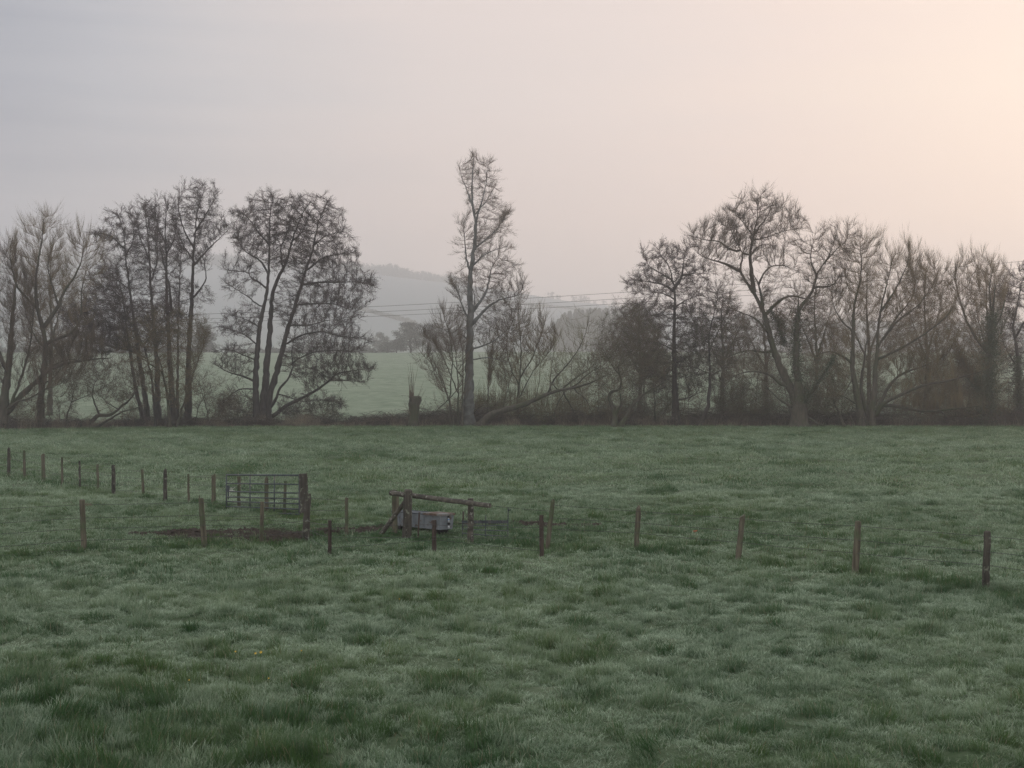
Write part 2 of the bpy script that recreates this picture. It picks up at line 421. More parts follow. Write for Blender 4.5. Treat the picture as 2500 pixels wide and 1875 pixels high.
# ---------------------------------------------------------------- ground
def frostf(x, y):
    """share of dew-frost on the grass: high on open pasture, low on tussocks, along fences and in the rank patch lower left"""
    fw = sstep(28, 60, y)
    tus = fbm(x / 0.26, y / 0.26, 41, 3) * (1 - fw) + fw * (0.5 + 1.15 * (fbm(x / 1.3, y / 1.9, 45, 3) - 0.5))
    big = fbm(x / 5.0, y / 4.0, 43, 2)
    f = 0.74 - 0.5 * sstep(0.52, 0.72, tus + 0.25 * (big - 0.5)) + 0.75 * (0.5 - fbm(x / 0.35, y / 0.3, 47, 2)) + 0.35 * (big - 0.5)
    d = np.minimum(seg_dist(x, y, left_line), seg_dist(x, y, far_line) + 0.1)
    f = f - 0.6 * np.exp(-(d / 0.45) ** 2)
    inside = sstep(30.5, 33.5, y) * (1 - sstep(39, 48, y)) * np.exp(-(x / 12) ** 2)
    f = f - 0.28 * inside
    rank = np.exp(-(((x + 4.6) / 3.0) ** 2 + ((y - 15.8) / 2.6) ** 2) ** 1.3) + 0.6 * (1 - sstep(13.5, 17.0, y))
    rank = np.clip(rank, 0, 1)
    f = f - 0.34 * rank - 0.10 * fw
    f = f - 0.25 * sstep(100, 128, y) * (1 - sstep(150, 170, y))
    return np.clip(f, 0.0, 1.0)
def heightf(x, y):
    tus = fbm(x / 0.26, y / 0.26, 41, 3)
    d = seg_dist(x, y, left_line)
    rank = np.exp(-(((x + 4.6) / 3.2) ** 2 + ((y - 14.5) / 2.6) ** 2) ** 1.3)
    near = np.exp(-(((x + 2.0) / 1.7) ** 2 + ((y - 34.2) / 1.8) ** 2) ** 2)
    return (1 - 0.5 * near) * (0.55 + 1.25 * sstep(0.50, 0.72, tus) + 0.7 * np.exp(-(d / 0.35) ** 2) * (fbm(x * 1.2, y * 1.2, 8) > 0.42) * (1 - .8 * np.exp(-((x + 2.2) / 1.4) ** 2)) + 0.95 * rank)

def build_ground():
    ys = [-60.0, -40, -20, -8, 0, 4]
    y = 8.0
    while y < 3800: ys.append(y); y *= 1.0065 if y < 200 else 1.012
    ys = np.array(ys)
    nu = 380
    u = np.linspace(-1, 1, nu)
    X = u[None, :] * (np.maximum(ys, 0)[:, None] * 0.52 + 12 + 60 * (ys < 6)[:, None])
    Yg = np.broadcast_to(ys[:, None], X.shape)
    Z = hfun(X, Yg)
    V = np.stack([X, Yg, Z], -1).reshape(-1, 3)
    r, c = np.meshgrid(np.arange(len(ys) - 1), np.arange(nu - 1), indexing='ij')
    i = (r * nu + c).ravel()
    Q = np.stack([i, i + 1, i + 1 + nu, i + nu], 1)
    mb = MB()
    xx, yy = V[:, 0], V[:, 1]
    mb.add(V, Q=Q, frost=frostf(xx, yy), mud=mudf(xx, yy), farness=sstep(110, 165, yy), hill=0.85 * sstep(560, 1300, yy))  # hill: share of the painted haze tint, growing with distance
    return tag(mb.build('ground', M['ground'], smooth=True), kind='structure')
build_ground()

# ---------------------------------------------------------------- grass
def blade_proto(name, nb, rad, h0, h1, w, segs, seed):
    rng = np.random.default_rng(seed)
    mb = MB()
    a = rng.uniform(0, 2 * pi, nb); r = rad * np.sqrt(rng.uniform(0, 1, nb))
    base = np.stack([r * np.cos(a), r * np.sin(a), np.zeros(nb)], 1)
    h = rng.uniform(h0, h1, nb) * (1 - 0.35 * (r / rad))
    la = a + rng.normal(0, 1.2, nb); ln = rng.uniform(0.15, 1.0, nb)
    lean = np.stack([np.cos(la), np.sin(la), np.zeros(nb)], 1)
    fa = rng.uniform(0, 2 * pi, nb)
    side = np.stack([np.cos(fa), np.sin(fa), np.zeros(nb)], 1)
    ww = w * rng.uniform(0.6, 1.2, nb)
    rows = []; tips = []
    for s in range(segs):
        t = s / segs
        p = base + lean * (h * ln * t * t)[:, None] + np.array([0, 0, 1]) * (h * (t - 0.25 * ln * t * t))[:, None]
        k = (ww * (1 - 0.5 * t) * 0.5)[:, None]
        rows += [p - side * k, p + side * k]; tips += [t, t]
    p = base + lean * (h * ln)[:, None] + np.array([0, 0, 1]) * (h * (1 - 0.25 * ln))[:, None]
    rows.append(p); tips.append(1.0)
    nv = len(rows)
    V = np.stack(rows, 1)
    q = [(2 * s, 2 * s + 1, 2 * s + 3, 2 * s + 2) for s in range(segs - 1)]
    off = (np.arange(nb) * nv)[:, None, None]
    rnd = np.repeat(rng.uniform(0, 1, nb), nv)
    mb.add(V.reshape(-1, 3), T=np.array([(nv - 3, nv - 2, nv - 1)])[None] + off,
           Q=(np.array(q)[None] + off) if q else None, tip=np.tile(tips, nb), rnd=rnd)
    return bpy.data.objects.new(name, mb.mesh(name, M['grass']))

def scatter(name, P, rot, scl, idx, frost, hue, protos):
    me = bpy.data.meshes.new(name)
    me.vertices.add(len(P)); me.vertices.foreach_set('co', P.astype(np.float32).ravel())
    for k, v, ty, f in (('rot', rot, 'FLOAT_VECTOR', 'vector'), ('scl', scl, 'FLOAT_VECTOR', 'vector'), ('pick', idx, 'INT', 'value'),
                        ('frost', frost, 'FLOAT', 'value'), ('hue', hue, 'FLOAT', 'value')):
        a = me.attributes.new(k, ty, 'POINT')
        a.data.foreach_set(f, np.asarray(v, np.int32 if ty == 'INT' else np.float32).ravel())
    me.materials.append(M['grass'])
    o = bpy.data.objects.new(name, me); col.objects.link(o)
    ng = bpy.data.node_groups.new(name + '_nodes', 'GeometryNodeTree')
    ng.interface.new_socket('Geometry', in_out='INPUT', socket_type='NodeSocketGeometry')
    ng.interface.new_socket('Geometry', in_out='OUTPUT', socket_type='NodeSocketGeometry')
    n, l = ng.nodes.new, ng.links.new
    gi, go = n('NodeGroupInput'), n('NodeGroupOutput')
    iop = n('GeometryNodeInstanceOnPoints')
    l(gi.outputs[0], iop.inputs['Points'])
    g2i = n('GeometryNodeGeometryToInstance')
    for p in protos[::-1]:
        oi = n('GeometryNodeObjectInfo'); oi.inputs['Object'].default_value = p
        l(oi.outputs['Geometry'], g2i.inputs[0])
    l(g2i.outputs[0], iop.inputs['Instance'])
    iop.inputs['Pick Instance'].default_value = True
    def na(nm, ty):
        x = n('GeometryNodeInputNamedAttribute'); x.data_type = ty; x.inputs['Name'].default_value = nm; return x.outputs[0]
    l(na('pick', 'INT'), iop.inputs['Instance Index'])
    e2r = n('FunctionNodeEulerToRotation'); l(na('rot', 'FLOAT_VECTOR'), e2r.inputs[0]); l(e2r.outputs[0], iop.inputs['Rotation'])
    l(na('scl', 'FLOAT_VECTOR'), iop.inputs['Scale'])
    l(iop.outputs[0], go.inputs[0])
    md = o.modifiers.new('scatter', 'NODES'); md.node_group = ng
    return o

def scatter_zone(name, y0, y1, dens, protos, sc0, seed, label, flat=1.0):
    rng = np.random.default_rng(seed)
    wid = lambda y: 0.36 * 1.12 * y + 2.5
    area = (wid(y0) + wid(y1)) * (y1 - y0)
    n = int(area * dens)
    # uniform per area over the trapezium
    Y = np.sqrt(rng.uniform(0, 1, n * 2) * (y1 ** 2 - y0 ** 2) + y0 ** 2)
    X = rng.uniform(-1, 1, n * 2) * wid(Y)
    Y, X = Y[:n], X[:n]
    keep = rng.uniform(0, 1, n) > mudf(X, Y) * 0.93
    X, Y = X[keep], Y[keep]; n = len(X)
    fr = frostf(X, Y); hh = heightf(X, Y)
    Z = hfun(X, Y)
    rot = np.stack([rng.normal(0, .22, n), rng.normal(0, .22, n), rng.uniform(0, 6.28, n)], 1)
    s = sc0 * rng.uniform(0.75, 1.25, n)
    scl = np.stack([s, s, s * hh * flat * rng.uniform(0.8, 1.2, n)], 1)
    hue = np.clip(fbm(X / 3, Y / 3, 77, 2) * 1.4 - 0.3 + rng.normal(0, .18, n), 0, 1)
    frr = np.clip(fr + rng.normal(0, .12, n), 0, 1)
    o = scatter(name, np.stack([X, Y, Z - 0.01], 1), rot, scl, rng.integers(0, len(protos), n), frr, hue, protos)
    return tag(o, label, kind='stuff')
near_p = [blade_proto('blades_near_%d' % i, 95, 0.14, 0.04, 0.145, 0.0066, 3, 100 + i) for i in range(5)]
mid_p = [blade_proto('blades_mid_%d' % i, 60, 0.16, 0.045, 0.13, 0.011, 2, 200 + i) for i in range(4)]
far_p = [blade_proto('blades_far_%d' % i, 60, 0.42, 0.06, 0.14, 0.028, 1, 300 + i) for i in range(4)]
scatter_zone('grass', 10.5, 26, 62, near_p, 1.0, 1, 'long wet grass of the near pasture, frosted with dew')
scatter_zone('grass', 25.5, 52, 27, mid_p, 1.15, 2, 'dewy grass of the middle pasture around the fences')
scatter_zone('grass', 51, 158, 5.0, far_p, 1.2, 3, 'dewy grass of the far pasture up to the tree line')

# ---------------------------------------------------------------- trees
def in_poly(x, z, poly):
    inside = np.zeros(len(x), bool)
    n = len(poly); j = n - 1
    for i in range(n):
        xi, zi = poly[i]; xj, zj = poly[j]
        c = ((zi > z) != (zj > z)) & (x < (xj - xi) * (z - zi) / (zj - zi + 1e-12) + xi)
        inside ^= c; j = i
    return inside

def sample_env(rng, polyw, n, depth, clump=0.0, flat=0.5, shell=0.0):
    P = np.array(polyw); mn, mx_ = P.min(0), P.max(0)
    if clump > 0:
        nc = max(6, int(n / 26))
        cx = rng.uniform(mn[0], mx_[0], nc * 4); cz = rng.uniform(mn[1], mx_[1], nc * 4)
        k = in_poly(cx, cz, P); cx, cz = cx[k][:nc], cz[k][:nc]
        wt = rng.uniform(.15, 1, len(cx)) ** 1.5; m = rng.choice(len(cx), n * 3, p=wt / wt.sum())
        x = cx[m] + rng.normal(0, clump, n * 3); z = cz[m] + rng.normal(0, clump * flat, n * 3)
        n2 = int(n * .45); x2 = rng.uniform(mn[0], mx_[0], n2); z2 = rng.uniform(mn[1], mx_[1], n2)
        x = np.concatenate([x, x2]); z = np.concatenate([z, z2])
        p = rng.permutation(len(x)); x, z = x[p], z[p]
        cyo = rng.uniform(-1, 1, len(cx))
    else:
        x = rng.uniform(mn[0], mx_[0], n * 4); z = rng.uniform(mn[1], mx_[1], n * 4)
    k = in_poly(x, z, P); x, z = x[k][:n], z[k][:n]
    # local half width per height for the depth
    zs = np.linspace(mn[1], mx_[1], 14)
    lo = np.zeros(14); hi = np.zeros(14)
    for i, zz in enumerate(zs):
        xs = []
        for a, b in zip(P, np.roll(P, -1, 0)):
            if (a[1] > zz) != (b[1] > zz): xs.append(a[0] + (b[0] - a[0]) * (zz - a[1]) / (b[1] - a[1]))
        if len(xs) >= 2: lo[i], hi[i] = min(xs), max(xs)
        else: lo[i] = hi[i] = P[:, 0].mean()
    l_ = np.interp(z, zs, lo); h_ = np.interp(z, zs, hi); c = (l_ + h_) / 2; hw = np.maximum((h_ - l_) / 2, 0.4)
    dd = np.sqrt(np.clip(1 - ((x - c) / hw) ** 2, 0.05, 1)) * hw * depth
    y = rng.uniform(-1, 1, len(x)) * dd
    x = x + rng.normal(0, .3, len(x)); z = z + rng.normal(0, .3, len(x))
    return np.stack([x, y, z], 1)

def colonize(P0, par0, A, rng, step, di, dk, iters, jit, trop, maxn=16000):
    P = list(P0); par = list(par0); nch = [0] * len(P)
    Pn = np.array(P0)
    nd = np.full(len(A), 1e9); ni = np.zeros(len(A), int)
    for s in range(0, len(Pn), 300):
        d = np.linalg.norm(A[:, None] - Pn[None, s:s + 300], axis=2)
        m = d.argmin(1); dm = d[np.arange(len(A)), m]
        k = dm < nd; nd[k] = dm[k]; ni[k] = m[k] + s
    alive = np.ones(len(A), bool)
    for it in range(iters):
        alive &= nd > dk
        act = alive & (nd < di)
        if not act.any(): break
        PA = np.array(P)
        idx, inv = np.unique(ni[act], return_inverse=True)
        dirs = nrmz(A[act] - PA[ni[act]])
        S = np.zeros((len(idx), 3)); np.add.at(S, inv, dirs)
        S = nrmz(nrmz(S) + rng.normal(0, jit, S.shape) + np.array(trop))
        new = []
        for q, i in enumerate(idx):
            if nch[i] >= 3:
                alive[(ni == i) & act] = False; continue
            nch[i] += 1
            new.append((PA[i] + S[q] * step, i))
        if not new: continue
        b = len(P)
        for p, i in new: P.append(p); par.append(i); nch.append(0)
        NP = np.array([p for p, _ in new])
        aa = np.where(alive)[0]
        for s in range(0, len(NP), 400):
            d = np.linalg.norm(A[aa][:, None] - NP[None, s:s + 400], axis=2)
            m = d.argmin(1); dm = d[np.arange(len(aa)), m]
            k = dm < nd[aa]; nd[aa[k]] = dm[k]; ni[aa[k]] = m[k] + b + s
        if len(P) > maxn: break
    return np.array(P), np.array(par)

def rand_dir(rng, n): return nrmz(rng.normal(size=(n, 3)))
SPEC = {
 #            twigs/node, twig len, up bias, outward, spread, subs, r
 'alder':  dict(nt=5.0, L=0.72, up=0.15, ow=1.1, sp=0.6, subs=8, r=0.010, cat=3.0, bark='bark_alder', tw='twig_alder', jit=0.13, step=0.38, trop=(0, 0, 0.02)),
 'willow': dict(nt=5.0, L=1.3, up=0.9, ow=1.0, sp=0.38, subs=6, r=0.0085, cat=0, bark='bark_willow', tw='twig_willow', jit=0.10, step=0.40, trop=(0, 0, 0.16)),
 'ash':    dict(nt=3.6, L=1.0, up=0.35, ow=1.1, sp=0.5, subs=6, r=0.011, cat=0, bark='bark_willow', tw='twig_grey', jit=0.16, step=0.38, trop=(0, 0, 0.06)),
 'poplar': dict(nt=5.0, L=0.85, up=0.30, ow=0.9, sp=0.55, subs=7, r=0.0095, cat=0.5, bark='bark_poplar', tw='twig_grey', jit=0.11, step=0.38, trop=(0, 0, 0.14)),
 'thorn':  dict(nt=5.0, L=0.85, up=0.25, ow=0.6, sp=0.9, subs=7, r=0.0085, cat=0, bark='bark_willow', tw='twig_grey', jit=0.22, step=0.36, trop=(0, 0, 0.05)),
}
stat = []
def make_tree(name, label, cat, Y0, kind, tr, limbs, envs, seed, dens=1.0, depth=0.55, clump=0.9, group=None, spring=0, ivy=None, leafz=None, **over):
    """limbs: (points in crop px, base radius, tip radius); envs: crown outlines in crop px with a share; tr: crop->photo px"""
    S = dict(SPEC[kind]); S.update(over)
    if 29 < seed < 41: dens = dens * (1.0 if seed in (30, 31, 32) else 1.25)
    if 10 < seed < 20: dens = dens * 1.2
    rng = np.random.default_rng(seed)
    def W(p):
        px, py = tr(*p); return ((px - 1250) / F * Y0, CZ - (py - HY) / F * Y0)
    step = S['step']
    P, par, rad, chains = [], [], [], []
    gz = 0.0
    bx = W(limbs[0][0][0])[0]
    for li, (pts, r0, r1) in enumerate(limbs):
        q = np.array([W(p) for p in pts])
        ground = True if li == 0 else False
        # attach to nearest earlier node unless it starts near the ground
        if q[0, 1] < 0.9: ground = True; q[0, 1] = -0.25
        seglen = np.linalg.norm(np.diff(q, axis=0), axis=1); tot = seglen.sum()
        n = max(3, int(tot / step) + 1)
        t = np.linspace(0, tot, n); cum = np.concatenate([[0], np.cumsum(seglen)])
        x = np.interp(t, cum, q[:, 0]); z = np.interp(t, cum, q[:, 1])
        ker = np.array([1, 2, 3, 2, 1.]) / 9
        if n > 8:
            for arr in (x, z):
                pad = np.concatenate([np.full(2, arr[0]), arr, np.full(2, arr[-1])]); arr[1:-1] = np.convolve(pad, ker, 'valid')[1:-1]
        x[1:] += rng.normal(0, 0.03, n - 1)
        if ground:
            y0 = 0 if li == 0 else rng.normal(0, 0.35)
            pi_ = -1
        else:
            PA = np.array(P); d = np.hypot(PA[:, 0] - x[0], PA[:, 2] - z[0]); pi_ = int(d.argmin()); y0 = PA[pi_, 1]
        slope = rng.uniform(-0.45, 0.45) * (0.35 if li == 0 else 1)
        wob = rng.uniform(0.1, 0.35) * (0.4 if ground else 1)
        y = y0 + slope * t + wob * np.sin(t * 0.5 + rng.uniform(0, 6)) * np.minimum(t / 3, 1) - (0)
        lim = depth * (8 if tot > 10 else 6); y = np.clip(y, -lim, lim)
        rr = r0 + (r1 * 0.6 - r0) * (t / tot) ** 0.8
        if ground: rr = rr * (1 + 0.45 * np.exp(-t / (r0 * 2.5 + .05)))
        ids = []
        for i in range(n):
            if i == 0 and pi_ >= 0: ids.append(pi_); continue
            P.append((x[i], y[i], z[i])); par.append(ids[-1] if ids else -1); rad.append(rr[i]); ids.append(len(P) - 1)
        chains.append((ids, rr))
    P0 = np.array(P); nsk = len(P0)
    A = []
    for e in envs:
        poly, share = e[0], e[1]
        pw = [W(p) for p in poly]
        a = sample_env(rng, pw, int(share * dens * 1.9), depth, clump, e[2] if len(e) > 2 else 0.5)
        a = a[a[:, 2] > 0.3]
        a[:, 1] += 0; A.append(a)
    A = np.concatenate(A)
    P, par = colonize(P0, par, A, rng, step, 7.0, step * 1.9, 100, S['jit'], S['trop'])
    n = len(P)
    w = np.zeros(n); pe = 2.15; r0 = 0.0165
    for i in range(n - 1, nsk - 1, -1):
        if w[i] == 0: w[i] = r0 ** pe
        if par[i] >= nsk: w[par[i]] += w[i]
    rd = w ** (1 / pe); rd[:nsk] = rad
    for i in range(nsk, n): rd[i] = min(rd[i], rd[par[i]] * 0.9)
    base = np.array([bx, Y0, 0.0])
    PW = P + np.array([0, Y0, 0.0])
    root = empty(name, (bx, Y0, float(hfun(bx, Y0))))
    tag(root, label, cat, group)
    mb = MB()
    for ids, rr in chains:
        tube(mb, PW[ids], rr * (1 + .07 * np.sin(np.arange(len(rr)) * 1.3 + seed) + rng.normal(0, .035, len(rr))), 12 if rr[0] > 0.12 else 6, rough=0.09 if rr[0] > .2 else .05, rng=rng)
    mb.build('trunk', M[S['bark']], root, smooth=True)
    mb = MB()
    i = np.arange(nsk, n); a, b = PW[par[i]], PW[i]
    ra, rb = np.minimum(rd[par[i]], rd[i] * 1.25), rd[i]
    big = rb > 0.03
    frusta(mb, a[big], b[big], ra[big], rb[big], 5); frusta(mb, a[~big], b[~big], ra[~big], rb[~big], 3)
    # twigs
    src = np.concatenate([i, np.where(rd[:nsk] < 0.05)[0]])
    src = src[(rd[src] < 0.045)]
    src = src[par[src] >= 0]
    cnt = rng.poisson(S['nt'], len(src)); s = np.repeat(src, cnt)
    D = nrmz(PW[s] - PW[par[s]])
    B0 = PW[par[s]] + (PW[s] - PW[par[s]]) * rng.uniform(0, 1, (len(s), 1))
    T = nrmz(D * S['ow'] + rand_dir(rng, len(s)) * S['sp'] + np.array([0, 0, S['up'] * 0.6]))
    Ln = S['L'] * rng.uniform(0.5, 1.3, len(s))[:, None]
    m1 = B0 + T * Ln * 0.5
    T2 = nrmz(T + np.array([0, 0, S['up'] * 0.7]) + rng.normal(0, 0.22, T.shape))
    m2 = m1 + T2 * Ln * 0.5
    r = S['r']
    frusta(mb, B0, m1, r, r * 0.8, 3); cones(mb, m1, m2, r * 0.8, 3)
    k = np.repeat(np.arange(len(s)), S['subs'])
    f = rng.uniform(0.25, 1, (len(k), 1))
    q = np.where(f < 0.5, B0[k] + (m1[k] - B0[k]) * f * 2, m1[k] + (m2[k] - m1[k]) * (f - 0.5) * 2)
    Ts = nrmz(T2[k] * S['ow'] + rand_dir(rng, len(k)) * S['sp'] + np.array([0, 0, S['up'] * 0.6]))
    tip = q + Ts * Ln[k] * rng.uniform(0.25, 0.8, (len(k), 1))
    cones(mb, q, tip, r * 0.62, 3)
    if S['cat']:      # catkins and small cones hanging on the twigs
        nc = int(len(k) * S['cat'] / 4); c = rng.integers(0, len(k), nc)
        g = rng.uniform(0.5, 1, (nc, 1)); p = q[c] + (tip[c] - q[c]) * g
        dd = nrmz(np.array([0, 0, -1]) + rng.normal(0, 0.5, (nc, 3)))
        cones(mb, p, p + dd * rng.uniform(0.05, 0.10, (nc, 1)), 0.018, 3)
    crown = mb.build('crown', M[S['tw']], root)
    if spring:
        nl = int(spring); c = rng.integers(0, len(k), nl * 3)
        p = q[c] + (tip[c] - q[c]) * rng.uniform(0, 1, (len(c), 1))
        if leafz: zc = leafz; pw_ = np.exp(-((p[:, 2] - zc[0]) / zc[1]) ** 2)
        else: pw_ = np.ones(len(c))
        kk = rng.uniform(0, 1, len(c)) < pw_; p = p[kk][:nl]
        leaves(p, 0.045, 'spring_leaves', M['spring'], root, rng)
    if ivy:
        mbp = []
        for (li, t0, t1, spread, cnt_) in ivy:
            ids, rr = chains[li]; ids = np.array(ids)
            u = rng.uniform(t0, t1, cnt_) * (len(ids) - 1); j = u.astype(int).clip(0, len(ids) - 2)
            p = PW[ids[j]] + (PW[ids[j + 1]] - PW[ids[j]]) * (u - j)[:, None]
            o = rand_dir(rng, cnt_); rr_ = (rr[j][:, None] + spread * rng.beta(1.2, 2.5, (cnt_, 1)) * (0.4 + 1.2 * vnoise(u * 0.5, o[:, 0] * 1.5, seed)[:, None]))
            mbp.append(p + o * rr_ * np.array([1, 1, 0.8]))
        leaves(np.concatenate(mbp), 0.075, 'ivy', M['ivy'], root, rng)
    stat.append((name, n, len(s)))
    return root
def leaves(p, sz, name, m, parent, rng):
    n = len(p); a = rand_dir(rng, n); b = nrmz(np.cross(a, rand_dir(rng, n)))
    s = sz * rng.uniform(0.6, 1.3, (n, 1))
    c = np.cross(a, b) * s * 0.25
    V = np.stack([p - a * s, p - b * s * 0.6 + c, p + a * s, p + b * s * 0.6 + c], 1)
    mb = MB(); mb.add(V.reshape(-1, 3), T=(np.array([(0, 1, 2), (0, 2, 3)])[None] + (np.arange(n) * 4)[:, None, None]))
    return mb.build(name, m, parent)

def crop(x0, y0, s): return lambda x, y: (x0 + x / s, y0 + y / s)
K1, K2, K3, K4, K5 = crop(0, 400, 2.439), crop(450, 400, 2.44), crop(950, 340, 2.241), crop(1450, 420, 2.514), crop(1950, 500, 2.86)

make_tree('willow_tree', 'dark heavy willow cut by the left edge, its low limb sweeping up to the right', 'tree', 134, 'willow', K1,
 [([(5, 1590), (15, 1400), (35, 1200), (45, 950), (50, 750), (55, 620)], .55, .10),
  ([(20, 1500), (90, 1400), (170, 1310), (250, 1225), (340, 1185), (450, 1165), (600, 1150)], .36, .07),
  ([(15, 1480), (110, 1410), (200, 1400), (300, 1340), (370, 1330)], .15, .04),
  ([(30, 1250), (-60, 1000), (-110, 750)], .2, .06),
  ([(60, 1450), (120, 1260), (150, 1050), (160, 850), (110, 700)], .16, .05),
  ([(170, 1310), (270, 1300), (330, 1200), (380, 1050)], .1, .03)],
 [([(-200, 560), (-60, 480), (40, 440), (90, 480), (130, 560), (190, 700), (200, 900), (180, 1200), (60, 1350), (-150, 1300), (-260, 1000)], 1500),
  ([(120, 1150), (300, 1020), (560, 1000), (640, 1100), (560, 1250), (380, 1420), (200, 1480), (60, 1500)], 700)], 11, clump=0.8, tw='twig_grey')
make_tree('willow_tree', 'pale open willow with a straight trunk, forking halfway, left of the alder clump', 'tree', 137, 'willow', K1,
 [([(240, 1585), (243, 1450), (255, 1300), (275, 1180), (285, 1060), (268, 960), (240, 870), (232, 780), (238, 640), (262, 520), (285, 400), (290, 340)], .42, .05),
  ([(275, 975), (320, 900), (355, 845), (370, 780), (410, 720), (450, 660), (480, 580), (480, 480)], .24, .04),
  ([(290, 1065), (350, 1040), (420, 1020), (470, 980), (500, 900), (495, 760), (520, 640)], .20, .04),
  ([(270, 1250), (330, 1190), (420, 1160), (520, 1180)], .14, .04),
  ([(240, 860), (180, 800), (130, 720), (120, 600), (130, 500)], .15, .03),
  ([(350, 850), (330, 760), (310, 700), (300, 600), (330, 500)], .12, .03),
  ([(280, 1100), (220, 1040), (190, 960), (160, 860)], .12, .03)],
 [([(90, 470), (130, 380), (200, 350), (290, 300), (350, 340), (380, 430), (410, 560), (400, 760), (330, 900), (180, 980), (110, 840), (80, 640)], 1700),
  ([(400, 440), (440, 350), (500, 370), (560, 420), (610, 480), (620, 620), (560, 800), (520, 960), (400, 950), (380, 800), (420, 600)], 1300),
  ([(300, 1100), (520, 1050), (560, 1200), (420, 1340), (280, 1320)], 250)], 12, clump=0.7)
alder_group = 'alders standing close together left of the gap'
make_tree('alder_tree', 'leaning slender alder, leftmost stem of the close clump', 'tree', 146, 'alder', K1,
 [([(860, 1560), (830, 1450), (800, 1340), (770, 1180), (740, 1050), (715, 880), (690, 740), (660, 640)], .26, .06),
  ([(730, 980), (620, 960), (500, 960), (420, 900)], .10, .03), ([(700, 800), (620, 740), (560, 720)], .08, .03), ([(745, 1080), (640, 1120), (540, 1110)], .08, .03)],
 [([(560, 640), (640, 560), (720, 600), (760, 800), (740, 1000), (640, 1180), (480, 1180), (360, 960), (360, 860), (500, 820), (520, 700)], 1300, .3)], 13, clump=.7)
make_tree('alder_tree', 'tall alder with a rounded crown top, second of the close clump', 'tree', 149, 'alder', K1,
 [([(890, 1570), (870, 1400), (845, 1200), (820, 1000), (800, 840), (785, 680), (772, 540), (770, 440), (740, 340)], .34, .05),
  ([(772, 520), (700, 440), (640, 430), (590, 430)], .12, .03), ([(775, 560), (830, 460), (810, 340)], .1, .03), ([(800, 760), (700, 680), (640, 660)], .1, .03)],
 [([(580, 420), (640, 330), (680, 265), (760, 255), (820, 300), (850, 420), (850, 640), (820, 800), (700, 820), (640, 660), (600, 520)], 1500, .35)], 14, clump=.6)
make_tree('alder_tree', 'upright alder behind the clump with a level dark top', 'tree', 153, 'alder', K1,
 [([(945, 1570), (935, 1400), (930, 1200), (910, 1000), (890, 800), (880, 640), (868, 480), (850, 330), (840, 250)], .36, .05),
  ([(885, 700), (930, 560), (900, 400)], .12, .03), ([(875, 560), (820, 450), (800, 330)], .1, .03)],
 [([(780, 300), (830, 220), (900, 215), (940, 280), (960, 440), (950, 700), (900, 900), (820, 900), (780, 700), (780, 450)], 1200, .35)], 15, clump=.6)
make_tree('alder_tree', 'double stemmed straight alder in the middle of the clump', 'tree', 147, 'alder', K1,
 [([(1030, 1570), (1020, 1400), (1000, 1200), (985, 1000), (970, 860), (958, 700), (955, 560), (945, 420), (940, 280), (960, 200)], .38, .05),
  ([(1000, 900), (1000, 700), (975, 520), (960, 440)], .18, .05), ([(955, 520), (1010, 420), (1020, 300)], .1, .03), ([(950, 460), (900, 360), (890, 260)], .1, .03)],
 [([(860, 260), (900, 200), (960, 190), (1030, 220), (1050, 330), (1050, 600), (1080, 820), (960, 860), (880, 700), (870, 450)], 1500, .35)], 16, clump=.6)
make_tree('alder_tree', 'thin short alder stem filling the clump, leaves bare', 'tree', 151, 'alder', K1,
 [([(1060, 1560), (1050, 1300), (1045, 1000), (1048, 760), (1050, 600), (1055, 480)], .2, .04)],
 [([(1000, 420), (1060, 370), (1100, 440), (1110, 700), (1090, 900), (1010, 900), (990, 650)], 700, .35)], 17, clump=.6)
make_tree('alder_tree', 'tallest alder of the clump, right edge, narrow crown leaning right over the gap', 'tree', 148, 'alder', K1,
 [([(1115, 1570), (1118, 1400), (1115, 1200), (1120, 1000), (1128, 850), (1132, 700), (1135, 560), (1140, 430), (1145, 330), (1160, 240), (1190, 150)], .42, .05),
  ([(1135, 800), (1190, 740), (1235, 680), (1220, 600), (1240, 560)], .12, .04), ([(1140, 600), (1200, 520), (1270, 450), (1330, 380)], .14, .03),
  ([(1140, 500), (1090, 400), (1070, 280), (1080, 180)], .12, .03), ([(1150, 380), (1210, 280), (1270, 170)], .12, .03), ([(1130, 560), (1060, 460), (1040, 400)], .1, .03)],
 [([(1040, 180), (1070, 140), (1130, 150), (1200, 115), (1260, 120), (1290, 145), (1250, 210), (1300, 220), (1290, 290), (1340, 320), (1355, 390), (1290, 430), (1270, 480), (1180, 560), (1090, 560), (1040, 420), (1020, 290)], 1700, .35),
  ([(1160, 740), (1250, 760), (1230, 820), (1130, 850), (1100, 720)], 160), ([(1190, 530), (1260, 560), (1200, 640), (1150, 620)], 80)], 18, clump=.55)
make_tree('alder_tree', 'low spreading alder growth, flat dark sprays left of the clump trunks', 'tree', 143, 'alder', K1,
 [([(930, 1575), (900, 1300), (850, 1100), (780, 960), (700, 900)], .16, .05), ([(870, 1160), (760, 1110), (620, 1080), (520, 1060)], .09, .03), ([(840, 1080), (960, 940), (1080, 900)], .09, .03)],
 [([(540, 620), (640, 600), (760, 840), (960, 820), (1120, 860), (1140, 1000), (1000, 1080), (820, 1120), (640, 1120), (420, 1000), (360, 880), (520, 840)], 1700, .25)], 19, clump=.9)
